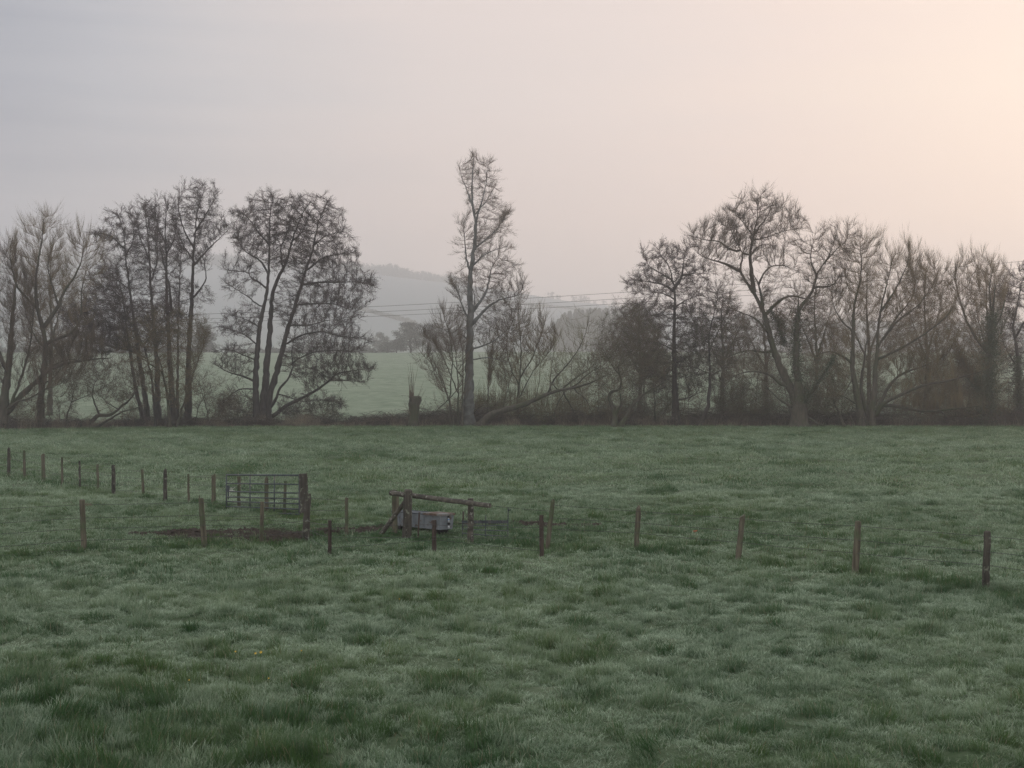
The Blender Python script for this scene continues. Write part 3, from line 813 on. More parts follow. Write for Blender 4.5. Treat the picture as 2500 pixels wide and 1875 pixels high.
make_tree('thorn_tree', 'brown tangled thorn tree among the alder trunks, faint bud haze', 'tree', 142, 'thorn', K1,
 [([(1010, 1580), (1000, 1400), (960, 1200), (900, 1050)], .2, .05), ([(1040, 1580), (1090, 1350), (1140, 1150), (1180, 1000)], .14, .04), ([(975, 1250), (820, 1150), (720, 1080)], .1, .03)],
 [([(700, 1000), (820, 900), (950, 870), (1100, 880), (1200, 900), (1240, 1000), (1180, 1200), (1160, 1400), (1000, 1450), (880, 1350), (760, 1280), (680, 1150)], 2100)], 20, clump=.9, spring=5000, tw='twig_willow')
make_tree('willow_tree', 'low arching willow, bowed limbs nearly on the ground left of the alder clump', 'tree', 140, 'thorn', K1,
 [([(525, 1570), (560, 1500), (600, 1488), (640, 1510), (690, 1470), (740, 1430), (790, 1380), (820, 1310)], .26, .08),
  ([(590, 1490), (560, 1430), (545, 1380), (560, 1310), (600, 1260)], .12, .03), ([(400, 1590), (480, 1585), (600, 1570), (690, 1520), (780, 1470), (850, 1460), (920, 1430)], .24, .06),
  ([(400, 1575), (410, 1490), (455, 1410), (470, 1330)], .09, .03), ([(700, 1465), (640, 1420), (600, 1370)], .07, .03), ([(455, 1415), (530, 1380), (620, 1330)], .06, .02)],
 [([(420, 1250), (560, 1170), (700, 1150), (860, 1200), (860, 1380), (700, 1440), (560, 1400), (440, 1380)], 900)], 21, clump=.8)
make_tree('alder_tree', 'broad solitary alder with three dark trunks from one base, right of the left clump', 'tree', 150, 'alder', K2,
 [([(465, 1560), (470, 1420), (485, 1250), (500, 1080), (508, 900), (515, 780), (548, 680), (590, 600), (615, 520), (640, 430), (670, 350), (700, 270), (740, 220)], .50, .05),
  ([(440, 1560), (428, 1420), (430, 1260), (440, 1100), (448, 980), (470, 870), (492, 780), (503, 650), (512, 520), (512, 400), (515, 290), (530, 210)], .42, .05),
  ([(490, 1560), (500, 1400), (545, 1250), (585, 1090), (620, 960), (655, 850), (690, 740), (720, 640), (755, 540), (778, 430), (800, 330), (850, 220)], .44, .05),
  ([(490, 1480), (550, 1400), (570, 1330), (625, 1290), (655, 1200), (642, 1120), (665, 1020)], .2, .04),
  ([(520, 1510), (600, 1440), (700, 1395), (790, 1345), (860, 1290), (900, 1245), (1000, 1230), (1110, 1215)], .25, .04),
  ([(425, 1300), (360, 1265), (290, 1250), (220, 1225), (180, 1190)], .15, .03), ([(410, 1340), (320, 1340), (250, 1400), (200, 1440)], .1, .03),
  ([(495, 745), (440, 700), (375, 670), (372, 625), (395, 590)], .13, .04), ([(380, 640), (310, 640), (240, 630)], .07, .03),
  ([(505, 660), (440, 560), (360, 530), (310, 470), (280, 410)], .14, .03), ([(512, 480), (450, 420), (400, 330), (330, 290)], .12, .03),
  ([(470, 860), (380, 790), (300, 740), (240, 700)], .1, .03), ([(450, 970), (360, 920), (280, 900)], .09, .03), ([(440, 1080), (350, 1010), (240, 980)], .1, .03), ([(430, 1170), (330, 1130), (260, 1100), (190, 1110)], .09, .03),
  ([(700, 720), (800, 700), (900, 700), (1020, 690), (1110, 710)], .14, .03), ([(720, 640), (820, 560), (920, 540), (1020, 530)], .13, .03), ([(770, 480), (850, 420), (960, 410)], .1, .03),
  ([(660, 840), (780, 830), (900, 830), (1010, 880)], .12, .03), ([(620, 960), (740, 960), (860, 920), (980, 940)], .12, .03), ([(590, 1080), (700, 1020), (820, 1000), (940, 1030), (1090, 1050)], .13, .03),
  ([(650, 1180), (760, 1120), (900, 1110), (1020, 1120)], .1, .03), ([(860, 1290), (960, 1290), (1080, 1300)], .07, .02), ([(570, 1370), (700, 1420), (820, 1400), (930, 1440)], .08, .02),
  ([(580, 610), (560, 500), (600, 400), (610, 300)], .12, .03), ([(630, 460), (700, 400), (740, 300)], .1, .03)],
 [([(275, 330), (310, 270), (390, 280), (395, 200), (470, 180), (540, 155), (600, 220), (650, 215), (700, 200), (755, 190), (780, 230), (860, 190), (880, 250), (945, 290), (930, 350), (955, 400), (990, 410), (975, 490), (1045, 520), (1030, 580), (1065, 600), (950, 640), (800, 620), (650, 640), (500, 620), (380, 560), (300, 500), (270, 420)], 3300, .4),
  ([(225, 620), (260, 540), (330, 560), (400, 600), (480, 720), (420, 760), (330, 790), (240, 730)], 420, .3),
  ([(210, 970), (240, 870), (330, 860), (450, 880), (480, 1000), (400, 1040), (280, 1020)], 420, .3),
  ([(180, 1110), (260, 1080), (420, 1090), (440, 1160), (400, 1260), (250, 1260), (170, 1220)], 300, .3),
  ([(650, 660), (950, 640), (1105, 655), (1138, 730), (1120, 820), (1060, 850), (1070, 890), (1045, 930), (1000, 1000), (880, 980), (600, 990), (560, 850)], 1900, .3),
  ([(600, 1000), (900, 980), (1000, 1020), (1140, 1035), (1090, 1090), (1010, 1130), (1000, 1150), (1150, 1215), (1130, 1240), (1060, 1300), (940, 1290), (860, 1320), (700, 1300), (600, 1200)], 1500, .3),
  ([(520, 1480), (600, 1380), (800, 1350), (930, 1400), (960, 1470), (800, 1480), (620, 1510)], 350, .3), ([(170, 1420), (300, 1300), (410, 1320), (420, 1500), (250, 1500)], 300)], 22, clump=.7, depth=.6)
make_tree('thorn_tree', 'small bare bush crowded under the left limbs of the solitary alder', 'bush', 147, 'thorn', K2,
 [([(150, 1560), (140, 1470), (110, 1380), (90, 1300)], .09, .03), ([(170, 1560), (210, 1440), (260, 1380)], .07, .02), ([(60, 1560), (80, 1450), (150, 1350)], .07, .02)],
 [([(60, 1250), (150, 1230), (260, 1330), (350, 1420), (330, 1520), (100, 1520), (30, 1400)], 600)], 23, clump=.6)
# centre
make_tree('poplar_tree', 'tall narrow pale-barked tree standing alone in the middle of the hedge line', 'tree', 148, 'poplar', K3,
 [([(432, 1550), (435, 1450), (438, 1300), (442, 1150), (446, 1000), (448, 920), (442, 830), (446, 740), (462, 640), (474, 540), (480, 460), (462, 390), (456, 300), (460, 200), (468, 110)], .62, .04),
  ([(448, 960), (470, 930), (520, 870), (545, 790), (560, 700), (600, 650)], .2, .04), ([(452, 1020), (500, 960), (560, 900), (620, 870), (700, 855), (740, 830)], .22, .03),
  ([(445, 740), (425, 660), (412, 560), (408, 450)], .13, .03), ([(435, 980), (405, 930), (385, 860), (370, 810), (345, 800)], .12, .03),
  ([(475, 540), (480, 440), (510, 350), (530, 260), (540, 150)], .14, .03), ([(478, 600), (530, 560), (600, 500), (640, 420)], .12, .02),
  ([(460, 700), (520, 640), (600, 610), (650, 600)], .11, .02), ([(440, 1100), (400, 1070), (375, 1065)], .12, .08), ([(448, 1150), (520, 1130), (600, 1090), (680, 1000)], .12, .03),
  ([(460, 380), (430, 290), (400, 220), (385, 150)], .1, .02), ([(465, 950), (470, 870), (450, 800)], .1, .04), ([(470, 420), (540, 350), (580, 260)], .08, .02), ([(445, 1210), (540, 1190), (640, 1220)], .09, .03)],
 [([(378, 140), (400, 200), (385, 240), (430, 330), (445, 420), (480, 480), (540, 400), (575, 300), (598, 215), (560, 200), (562, 110), (510, 130), (470, 80), (440, 130), (405, 120)], 1100),
  ([(480, 520), (560, 400), (660, 375), (640, 440), (655, 500), (640, 560), (665, 650), (600, 660), (540, 700), (480, 700)], 800),
  ([(470, 720), (560, 690), (670, 700), (730, 720), (760, 810), (740, 850), (700, 920), (720, 960), (620, 960), (520, 960), (470, 860)], 1300),
  ([(360, 600), (400, 570), (390, 500), (380, 440), (430, 430), (440, 560), (440, 700), (410, 650)], 330), ([(325, 830), (340, 760), (400, 750), (435, 780), (430, 850), (380, 860)], 330),
  ([(360, 960), (430, 900), (440, 1060), (370, 1060)], 160), ([(470, 1000), (640, 960), (700, 1020), (680, 1120), (560, 1180), (470, 1160)], 800)], 24, clump=.5, depth=.6)
make_tree('willow_tree', 'many-stemmed shrubby willow fanning out left of the tall pale tree', 'tree', 146, 'willow', K3,
 [([(335, 1540), (330, 1440), (340, 1300), (350, 1180), (330, 1060), (295, 940)], .12, .02), ([(360, 1540), (320, 1400), (260, 1250), (200, 1180)], .10, .02), ([(375, 1540), (380, 1350), (360, 1150), (330, 1050), (265, 1030)], .12, .02),
  ([(400, 1540), (400, 1300), (400, 1150), (375, 1065)], .12, .05), ([(240, 1500), (300, 1450), (360, 1390), (400, 1340)], .1, .05), ([(340, 1460), (280, 1320), (220, 1210), (170, 1170)], .08, .02), ([(380, 1400), (300, 1200), (240, 1110), (190, 1080)], .08, .02), ([(395, 1300), (340, 1220), (300, 1100)], .07, .02)],
 [([(165, 1180), (190, 1060), (260, 1010), (290, 930), (330, 980), (400, 960), (430, 1100), (430, 1400), (340, 1460), (240, 1350), (180, 1260)], 1500)], 25, clump=.6, tw='twig_grey')
make_tree('willow_tree', 'airy young willow just right of the tall pale tree', 'tree', 151, 'willow', K3,
 [([(710, 1540), (700, 1430), (715, 1300), (725, 1180), (715, 1050), (705, 950)], .17, .03), ([(720, 1300), (780, 1200), (830, 1080), (850, 1000)], .09, .02), ([(715, 1350), (660, 1250), (640, 1130), (660, 1000)], .09, .02), ([(700, 1440), (780, 1280), (880, 1160), (930, 1080)], .08, .02),
  ([(540, 1540), (540, 1350), (550, 1200), (570, 1100)], .09, .02), ([(600, 1530), (640, 1400), (680, 1250)], .08, .02)],
 [([(640, 980), (680, 900), (720, 890), (770, 950), (830, 940), (870, 1040), (930, 1060), (900, 1160), (820, 1300), (700, 1340), (600, 1380), (520, 1300), (560, 1120)], 1700)], 26, clump=.7)
make_tree('willow_tree', 'fallen willow trunk lying along the bank with upright shoots and a long arching tip', 'tree', 147, 'willow', K3,
 [([(480, 1545), (560, 1500), (660, 1475), (740, 1450), (800, 1425), (870, 1390), (940, 1370), (1020, 1360), (1110, 1330), (1190, 1290)], .42, .08),
  ([(870, 1390), (900, 1310), (970, 1240), (1030, 1160), (1070, 1080), (1090, 1000), (1095, 930)], .12, .015), ([(940, 1370), (1030, 1300), (1120, 1240), (1180, 1160)], .12, .02), ([(930, 1375), (880, 1325), (865, 1320)], .1, .04),
  ([(1000, 1365), (1100, 1270), (1190, 1230), (1240, 1150)], .09, .02), ([(950, 1380), (990, 1450), (1030, 1530)], .12, .05), ([(1010, 1370), (1080, 1420), (1110, 1500)], .09, .03), ([(880, 1380), (890, 1240), (900, 1150)], .07, .015),
  ([(800, 1425), (830, 1300), (820, 1180)], .06, .015), ([(970, 1370), (930, 1430), (900, 1500)], .09, .04)],
 [([(860, 1300), (880, 1120), (960, 1010), (1060, 960), (1110, 1000), (1190, 1060), (1260, 1120), (1230, 1260), (1120, 1340), (940, 1360)], 900),
  ([(960, 1380), (1100, 1370), (1150, 1480), (1000, 1500)], 250)], 27, clump=.7, tw='twig_withy', nt=1.7)
def withies():
    rng = np.random.default_rng(5)
    Y0 = 150
    root = empty('willow_withies', (-10.5, Y0, 0)); tag(root, 'row of thin greenish upright willow shoots behind the fallen trunk', 'shrub')
    mb = MB()
    n = 330
    px = rng.uniform(1155, 1440, n); xx = (px - 1250) / F * Y0; yy = Y0 + rng.uniform(1.5, 5, n)
    h = rng.uniform(3.0, 7.2, n) * (1 - 0.35 * np.abs((px - 1300) / 160))
    P = np.stack([xx, yy, np.zeros(n)], 1); d = nrmz(np.stack([rng.normal(0, .14, n), rng.normal(0, .14, n), np.ones(n)], 1))
    A_ = P.copy(); r = rng.uniform(0.014, 0.03, n)
    for s in range(4):
        d = nrmz(d + rng.normal(0, .05, d.shape)); B_ = A_ + d * (h / 4)[:, None]
        if s < 3: frusta(mb, A_, B_, r * (1 - s * .22), r * (1 - (s + 1) * .22), 3)
        else: cones(mb, A_, B_, r * .34, 3)
        k = np.repeat(np.arange(n), 3 if s else 0)
        if len(k):
            f = rng.uniform(0, 1, (len(k), 1)); q = A_[k] + (B_[k] - A_[k]) * f
            t = nrmz(d[k] + rand_dir(rng, len(k)) * .4); cones(mb, q, q + t * rng.uniform(.4, 1.1, (len(k), 1)), 0.009, 3)
        A_ = B_
    mb.build('shoots', M['twig_withy'], root)
withies()
def stump():
    Y0 = 146; rng = np.random.default_rng(6)
    x0 = (K3(138, 0)[0] - 1250) / F * Y0
    root = empty('pollard_stump', (x0, Y0, 0)); tag(root, 'short broken pollard stump with a few whips sprouting from its top', 'tree stump')
    mb = MB()
    P = [(x0 - .05, Y0, -.2), (x0, Y0, .6), (x0 + .05, Y0, 1.6), (x0 + .02, Y0, 2.6), (x0 + .12, Y0, 3.3), (x0 + .1, Y0, 3.75)]
    tube(mb, [(a, b, c * .86) for a, b, c in P], [.75, .52, .45, .5, .6, .3], 12, rough=.2, rng=rng)
    tube(mb, [(x0 - .2, Y0, 2.7), (x0 - .34, Y0, 3.2), (x0 - .42, Y0, 3.8)], [.3, .2, .08], 7, rough=.15, rng=rng)
    tube(mb, [(x0 + .3, Y0, 2.6), (x0 + .5, Y0, 3.0), (x0 + .56, Y0, 3.2)], [.28, .24, .1], 7, rough=.15, rng=rng)
    mb.build('trunk', M['bark_willow'], root, smooth=True)
    mb = MB()
    n = 44
    a = rng.uniform(0, 6.28, n); P0 = np.stack([x0 + np.cos(a) * .3, Y0 + np.sin(a) * .28, rng.uniform(.4, 3.9, n)], 1)
    P0[:, 2] *= .8; P0[:14, 2] = 3.1; P0[:14, 0] = x0 - .3 + rng.normal(0, .12, 14)
    d = nrmz(np.stack([np.cos(a) * .7, np.sin(a) * .5, np.ones(n) * .8], 1)); h = rng.uniform(.6, 2.2, n); h[:14] = rng.uniform(2, 4.2, 14); d[:14] = nrmz(rng.normal(0, .06, (14, 3)) + [0, 0, 1])
    h2 = h.copy(); h2[14:] = 0.0; tall = np.arange(n) < 14
    m2_ = MB(); A_ = P0[tall]; dd_ = d[tall]
    for s in range(3):
        dd_ = nrmz(dd_ + rng.normal(0, .06, dd_.shape)); B_ = A_ + dd_ * (h[tall] / 3)[:, None]
        (frusta(m2_, A_, B_, .022 - .006 * s, .016 - .006 * s, 3) if s < 2 else cones(m2_, A_, B_, .012, 3)); A_ = B_
    m2_.build('tall_shoots', M['twig_grey'], root)
    P0, d, h = P0[~tall], d[~tall], h[~tall]
    A_ = P0
    for s in range(3):
        d = nrmz(d + np.array([0, 0, .25]) + rng.normal(0, .08, d.shape)); B_ = A_ + d * (h / 3)[:, None]
        (frusta(mb, A_, B_, .022 - .006 * s, .016 - .006 * s, 3) if s < 2 else cones(mb, A_, B_, .014, 3)); A_ = B_
    mb.build('shoots', M['twig_grey'], root)
stump()
# right side
make_tree('thorn_tree', 'gnarled low tree with a looping trunk at the left end of the right-hand trees', 'tree', 144, 'thorn', K4,
 [([(120, 1590), (135, 1500), (120, 1440), (90, 1400), (85, 1360), (115, 1335), (160, 1350), (170, 1290), (150, 1200)], .30, .08), ([(130, 1500), (165, 1430), (160, 1360)], .2, .1),
  ([(150, 1540), (220, 1450), (300, 1360), (380, 1320), (440, 1280)], .25, .06), ([(150, 1250), (100, 1150), (60, 1080)], .1, .03), ([(300, 1360), (320, 1200), (280, 1080)], .1, .03)],
 [([(-60, 1200), (0, 1050), (60, 960), (130, 800), (200, 760), (330, 860), (420, 1000), (440, 1250), (300, 1350), (60, 1330), (-40, 1290)], 2300)], 30, clump=.8, spring=9000)
make_tree('alder_tree', 'flat-topped alder with a straight bare upper trunk, left of the big pollard', 'tree', 150, 'alder', K4,
 [([(500, 1590), (500, 1450), (492, 1300), (488, 1100), (488, 900), (490, 780), (482, 700), (470, 640), (440, 560), (400, 520)], .42, .05),
  ([(488, 720), (540, 640), (545, 560), (560, 500)], .2, .04), ([(486, 740), (430, 700), (370, 690), (300, 680), (220, 670)], .14, .03), ([(486, 780), (420, 750), (340, 740)], .1, .03),
  ([(492, 830), (560, 790), (640, 760)], .1, .03), ([(540, 640), (620, 620), (700, 620)], .1, .03), ([(486, 680), (400, 620), (330, 580), (310, 520)], .12, .03),
  ([(490, 1100), (400, 1050), (300, 1040)], .09, .03), ([(495, 1180), (600, 1120), (680, 1100)], .09, .03), ([(495, 1400), (580, 1390), (680, 1340)], .12, .03), ([(500, 1260), (400, 1240), (300, 1260)], .1, .03)],
 [([(185, 700), (200, 650), (270, 610), (310, 600), (290, 560), (300, 490), (360, 465), (440, 430), (480, 470), (560, 445), (600, 420), (650, 470), (700, 540), (735, 620), (700, 700), (600, 770), (490, 760), (360, 740), (240, 750)], 2300, .35),
  ([(150, 860), (300, 780), (480, 820), (640, 800), (680, 1000), (640, 1250), (480, 1350), (260, 1330), (180, 1100)], 1900, .4)], 31, clump=.6, spring=7000, leafz=(7, 4))
make_tree('alder_tree', 'slim young alder with a bent foot, right of the flat-topped alder', 'tree', 147, 'alder', K4,
 [([(625, 1590), (670, 1520), (700, 1440), (710, 1330), (712, 1200), (706, 1080), (705, 980), (730, 880), (760, 760)], .24, .04), ([(708, 1090), (780, 960), (830, 860)], .1, .03), ([(706, 1060), (640, 980), (600, 900)], .08, .03), ([(712, 1250), (800, 1210), (860, 1160)], .08, .03), ([(712, 1240), (620, 1200), (560, 1190)], .08, .03)],
 [([(560, 850), (640, 760), (740, 670), (830, 700), (870, 790), (880, 920), (860, 1100), (880, 1230), (740, 1320), (600, 1290), (520, 1150), (540, 980)], 2200, .35)], 32, clump=.7, spring=7000, leafz=(9, 4))
make_tree('ash_tree', 'huge old pollard with a very thick trunk, twisting limbs and a high open crown', 'tree', 145, 'ash', K4,
 [([(1258, 1600), (1258, 1500), (1252, 1400), (1247, 1340), (1243, 1290)], .95, .55), ([(1240, 1440), (1228, 1370), (1195, 1295), (1150, 1200), (1115, 1090), (1090, 980), (1075, 880), (1050, 820), (1010, 740), (970, 680), (930, 620), (920, 570), (945, 500), (935, 460), (900, 400)], .52, .06),
  ([(1262, 1440), (1262, 1380), (1258, 1320), (1240, 1180), (1240, 1000), (1255, 880), (1265, 830), (1320, 780), (1365, 700), (1380, 620), (1420, 560), (1458, 500)], .50, .06),
  ([(1005, 720), (995, 640), (990, 560), (985, 490), (1010, 380), (1030, 280), (1040, 160)], .28, .03),
  ([(1060, 830), (1045, 740), (1030, 660), (1000, 620)], .2, .06), ([(1035, 680), (1060, 600), (1120, 560), (1200, 570), (1260, 600)], .12, .03),
  ([(925, 600), (870, 570), (800, 545), (700, 525), (640, 490)], .2, .03), ([(945, 480), (1000, 500), (1050, 420), (1120, 420)], .12, .03), ([(930, 470), (860, 460), (800, 400), (720, 400), (610, 365)], .13, .03),
  ([(1010, 380), (960, 300), (900, 240), (860, 210)], .1, .02), ([(1015, 360), (1080, 280), (1130, 200), (1110, 140)], .1, .02), ([(1010, 400), (1100, 380), (1200, 340), (1310, 325)], .1, .02), ([(900, 400), (870, 330), (800, 280)], .08, .02),
  ([(1085, 860), (1130, 810), (1180, 770), (1240, 742), (1300, 760), (1370, 770), (1440, 710)], .2, .04),
  ([(1165, 1320), (1120, 1270), (1060, 1235), (980, 1220), (900, 1230), (820, 1270)], .2, .04), ([(1100, 1105), (1040, 1105), (960, 1090), (880, 1110), (800, 1150)], .15, .03), ([(1085, 990), (1040, 930), (980, 880), (900, 860), (830, 830)], .15, .03),
  ([(1240, 1450), (1160, 1420), (1090, 1370), (1020, 1300)], .16, .04), ([(1280, 1420), (1340, 1330), (1400, 1220), (1450, 1130)], .3, .08), ([(1300, 1500), (1360, 1540), (1420, 1570)], .16, .1), ([(1258, 860), (1265, 780), (1255, 740)], .14, .05), ([(1380, 640), (1330, 520), (1350, 430)], .12, .03), ([(1420, 560), (1500, 470), (1560, 420)], .12, .02), ([(1365, 700), (1480, 700), (1540, 620)], .14, .03),
  ([(1110, 860), (1150, 900), (1170, 980), (1180, 1060)], .12, .06)],
 [([(600, 370), (700, 300), (790, 250), (850, 200), (935, 130), (1000, 110), (1060, 105), (1110, 140), (1200, 185), (1265, 260), (1310, 325), (1220, 370), (1240, 470), (1150, 520), (1000, 560), (880, 530), (700, 530), (620, 460)], 1900),
  ([(1040, 600), (1150, 540), (1260, 590), (1230, 700), (1100, 760)], 300), ([(740, 560), (900, 600), (960, 700), (880, 690), (760, 640)], 160),
  ([(1240, 430), (1330, 370), (1400, 340), (1500, 330), (1560, 300), (1620, 330), (1600, 420), (1560, 520), (1560, 700), (1440, 820), (1280, 740), (1240, 580)], 1500),
  ([(800, 840), (1000, 860), (1080, 1080), (1000, 1240), (820, 1300), (780, 1100)], 700), ([(1120, 780), (1420, 800), (1440, 1000), (1300, 1060), (1130, 960)], 700)], 33, clump=.8, depth=.6,
 ivy=[(2, .0, .6, 1.1, 4500), (24, 0, 1, 1.0, 2200), (18, .0, 1, .7, 1500)], spring=5000, leafz=(9, 4))
make_tree('willow_tree', 'wide fan-shaped willow with a leaning left trunk and long low limbs reaching right', 'tree', 146, 'willow', K5,
 [([(440, 1560), (430, 1440), (405, 1330), (385, 1220), (372, 1110), (380, 1000), (382, 860), (390, 700), (420, 590), (440, 500), (440, 380), (430, 290)], .42, .04),
  ([(510, 1560), (505, 1430), (520, 1300), (530, 1150), (545, 1000), (550, 850), (570, 700), (600, 560), (640, 400)], .36, .04),
  ([(480, 1560), (470, 1400), (450, 1280), (470, 1150), (500, 1020), (520, 920)], .3, .08),
  ([(535, 1480), (560, 1390), (620, 1360), (700, 1320), (780, 1280), (860, 1250), (960, 1235), (1080, 1200), (1200, 1160)], .26, .05),
  ([(540, 1450), (590, 1340), (640, 1260), (690, 1200), (760, 1160), (850, 1140), (960, 1090), (1060, 1050)], .24, .04),
  ([(560, 1400), (650, 1400), (750, 1420), (830, 1440), (920, 1440), (1020, 1425), (1120, 1415), (1230, 1400)], .22, .04),
  ([(540, 1000), (620, 900), (720, 760), (800, 680), (860, 560), (850, 420)], .16, .03), ([(600, 930), (700, 800), (820, 720), (920, 600), (980, 480)], .14, .03), ([(550, 1080), (700, 1000), (850, 900), (980, 780), (1040, 640)], .16, .03),
  ([(385, 880), (310, 820), (250, 700), (240, 600)], .12, .03), ([(372, 1110), (320, 1060), (220, 1010), (130, 1060)], .16, .04), ([(570, 740), (650, 620), (720, 460), (740, 330)], .13, .03), ([(385, 1200), (300, 1340), (180, 1350)], .08, .03), ([(415, 1400), (320, 1340), (220, 1310)], .1, .03)],
 [([(230, 420), (280, 280), (340, 240), (400, 215), (470, 190), (530, 240), (560, 300), (560, 600), (450, 850), (300, 800), (240, 620)], 1700),
  ([(570, 300), (600, 240), (650, 300), (690, 310), (720, 240), (770, 280), (800, 340), (850, 310), (880, 390), (930, 370), (1010, 430), (1040, 560), (960, 800), (800, 950), (620, 940), (560, 700)], 2500),
  ([(600, 950), (1000, 780), (1080, 760), (1130, 900), (1100, 1100), (900, 1230), (640, 1240), (560, 1100)], 1300), ([(620, 1260), (1100, 1220), (1150, 1400), (900, 1480), (640, 1440)], 450), ([(100, 950), (300, 850), (380, 1000), (350, 1250), (150, 1300)], 700)], 34, clump=.8, depth=.6, spring=6000, leafz=(7, 4))
make_tree('ivy_clad_tree', 'dark ivy-clad trunk with a dense bushy foot, near the right edge', 'tree', 147, 'willow', K5,
 [([(1310, 1560), (1305, 1400), (1310, 1200), (1310, 1000), (1320, 850), (1325, 700), (1330, 560)], .5, .08), ([(1310, 1050), (1240, 950), (1190, 820), (1160, 640), (1140, 480)], .22, .04), ([(1320, 900), (1380, 780), (1400, 640)], .15, .04), ([(1300, 1350), (1240, 1250), (1190, 1120), (1150, 1000)], .2, .05), ([(1320, 800), (1290, 600), (1300, 450)], .14, .03)],
 [([(1030, 500), (1080, 400), (1120, 360), (1200, 345), (1240, 400), (1270, 480), (1285, 370), (1340, 380), (1410, 430), (1430, 600), (1400, 800), (1280, 820), (1120, 800), (1040, 660)], 2100),
  ([(1050, 800), (1400, 820), (1440, 1000), (1400, 1200), (1240, 1250), (1120, 1200), (1040, 1000)], 1500), ([(1180, 1250), (1440, 1250), (1450, 1500), (1160, 1520)], 700)], 35, clump=.8,
 ivy=[(0, .0, .8, 2.0, 16000), (3, 0, .9, 1.8, 7000)])
make_tree('alder_tree', 'alder half cut by the right edge of the picture, round bushy top', 'tree', 149, 'alder', K5,
 [([(1540, 1560), (1535, 1400), (1525, 1250), (1510, 1050), (1490, 930), (1470, 850), (1500, 700), (1520, 560)], .36, .05), ([(1490, 930), (1560, 780), (1600, 620)], .15, .04), ([(1520, 1150), (1430, 1000), (1400, 900)], .1, .03), ([(1530, 1300), (1620, 1100), (1680, 900)], .15, .04)],
 [([(1400, 560), (1440, 480), (1510, 450), (1580, 400), (1680, 420), (1760, 550), (1760, 800), (1650, 1000), (1480, 960), (1410, 780)], 2300, .5), ([(1400, 960), (1700, 1000), (1700, 1350), (1440, 1350)], 800)], 36, clump=.7,
 ivy=[(0, .0, .5, .6, 6000)])
make_tree('thorn_tree', 'low dark thorn in the shade between the fan-shaped willow and the big pollard', 'bush', 146, 'thorn', K5,
 [([(320, 1560), (290, 1470), (250, 1380), (240, 1300)], .2, .05), ([(400, 1560), (360, 1450), (300, 1380)], .12, .04), ([(250, 1400), (150, 1390), (60, 1410)], .1, .03)],
 [([(60, 1150), (200, 1060), (340, 1150), (380, 1350), (200, 1450), (60, 1430)], 1200)], 37, clump=.7, spring=9000)
make_tree('thorn_tree', 'thin multi-stemmed thorn under the long low limbs of the fan-shaped willow', 'bush', 148, 'thorn', K5,
 [([(1100, 1560), (1095, 1450), (1110, 1300), (1100, 1150)], .15, .04), ([(1110, 1560), (1170, 1460), (1230, 1390)], .13, .05), ([(1090, 1560), (1010, 1480), (900, 1380)], .09, .03)],
 [([(760, 1200), (1000, 1050), (1200, 1100), (1250, 1350), (1200, 1480), (900, 1500), (800, 1400)], 1500)], 38, clump=.7, spring=5000)
make_tree('thorn_tree', 'green-flushed bush filling the gap at the foot of the flat-topped alder', 'bush', 152, 'thorn', K4,
 [([(380, 1590), (375, 1480), (370, 1380), (360, 1300)], .14, .04), ([(390, 1590), (440, 1480), (460, 1400)], .1, .03), ([(385, 1590), (330, 1500), (300, 1420)], .08, .03)],
 [([(240, 1100), (420, 1050), (480, 1250), (460, 1480), (300, 1500)], 900)], 39, clump=.7, spring=9000)
make_tree('thorn_tree', 'low green-flushed bush at the left foot of the big pollard', 'bush', 150, 'thorn', K4,
 [([(860, 1590), (880, 1480), (900, 1400)], .1, .03), ([(865, 1590), (800, 1500), (760, 1420)], .07, .03), ([(860, 1590), (960, 1500), (1030, 1430)], .07, .03)],
 [([(700, 1340), (900, 1260), (1100, 1360), (1140, 1500), (800, 1520)], 1000)], 40, clump=.7, spring=10000)
scrng = np.random.default_rng(60)
def scrub(px, Y, h, w, seed):
    tr = lambda x, y: (x, y)
    by = HY + CZ / Y * F; H = h / Y * F; Wd = w / Y * F
    l = [([(px + dx * .25, by + 12), (px + dx * .6, by - H * .45), (px + dx, by - H * .85)], .06, .02) for dx in (-Wd * .33, Wd * .05, Wd * .36)]
    make_tree('scrub_bush', 'low tangled leafless scrub bush filling the foot of the tree line', 'bush', Y, 'thorn', tr, l,
        [([(px - Wd * .5, by - 2), (px - Wd * .5, by - H * .55), (px - Wd * .2, by - H * .95), (px + Wd * .2, by - H), (px + Wd * .5, by - H * .6), (px + Wd * .5, by - 2)], 520)], seed, clump=.7, group='scrub at the foot of the tree line', spring=int(scrng.choice([0, 2500, 5000])), step=.42, tw=str(scrng.choice(['twig_grey', 'twig_willow'])))
for q, px in enumerate(list(np.arange(1325, 2540, 62)) + [40, 150, 300, 390, 560, 770, 1130, 1230, 1160]):
    scrub(px + scrng.uniform(-20, 20), 152 + scrng.uniform(-2.5, 6), scrng.uniform(3.2, 8.5) if px > 1300 else scrng.uniform(2, 3.6), scrng.uniform(4, 7.5), 600 + q)
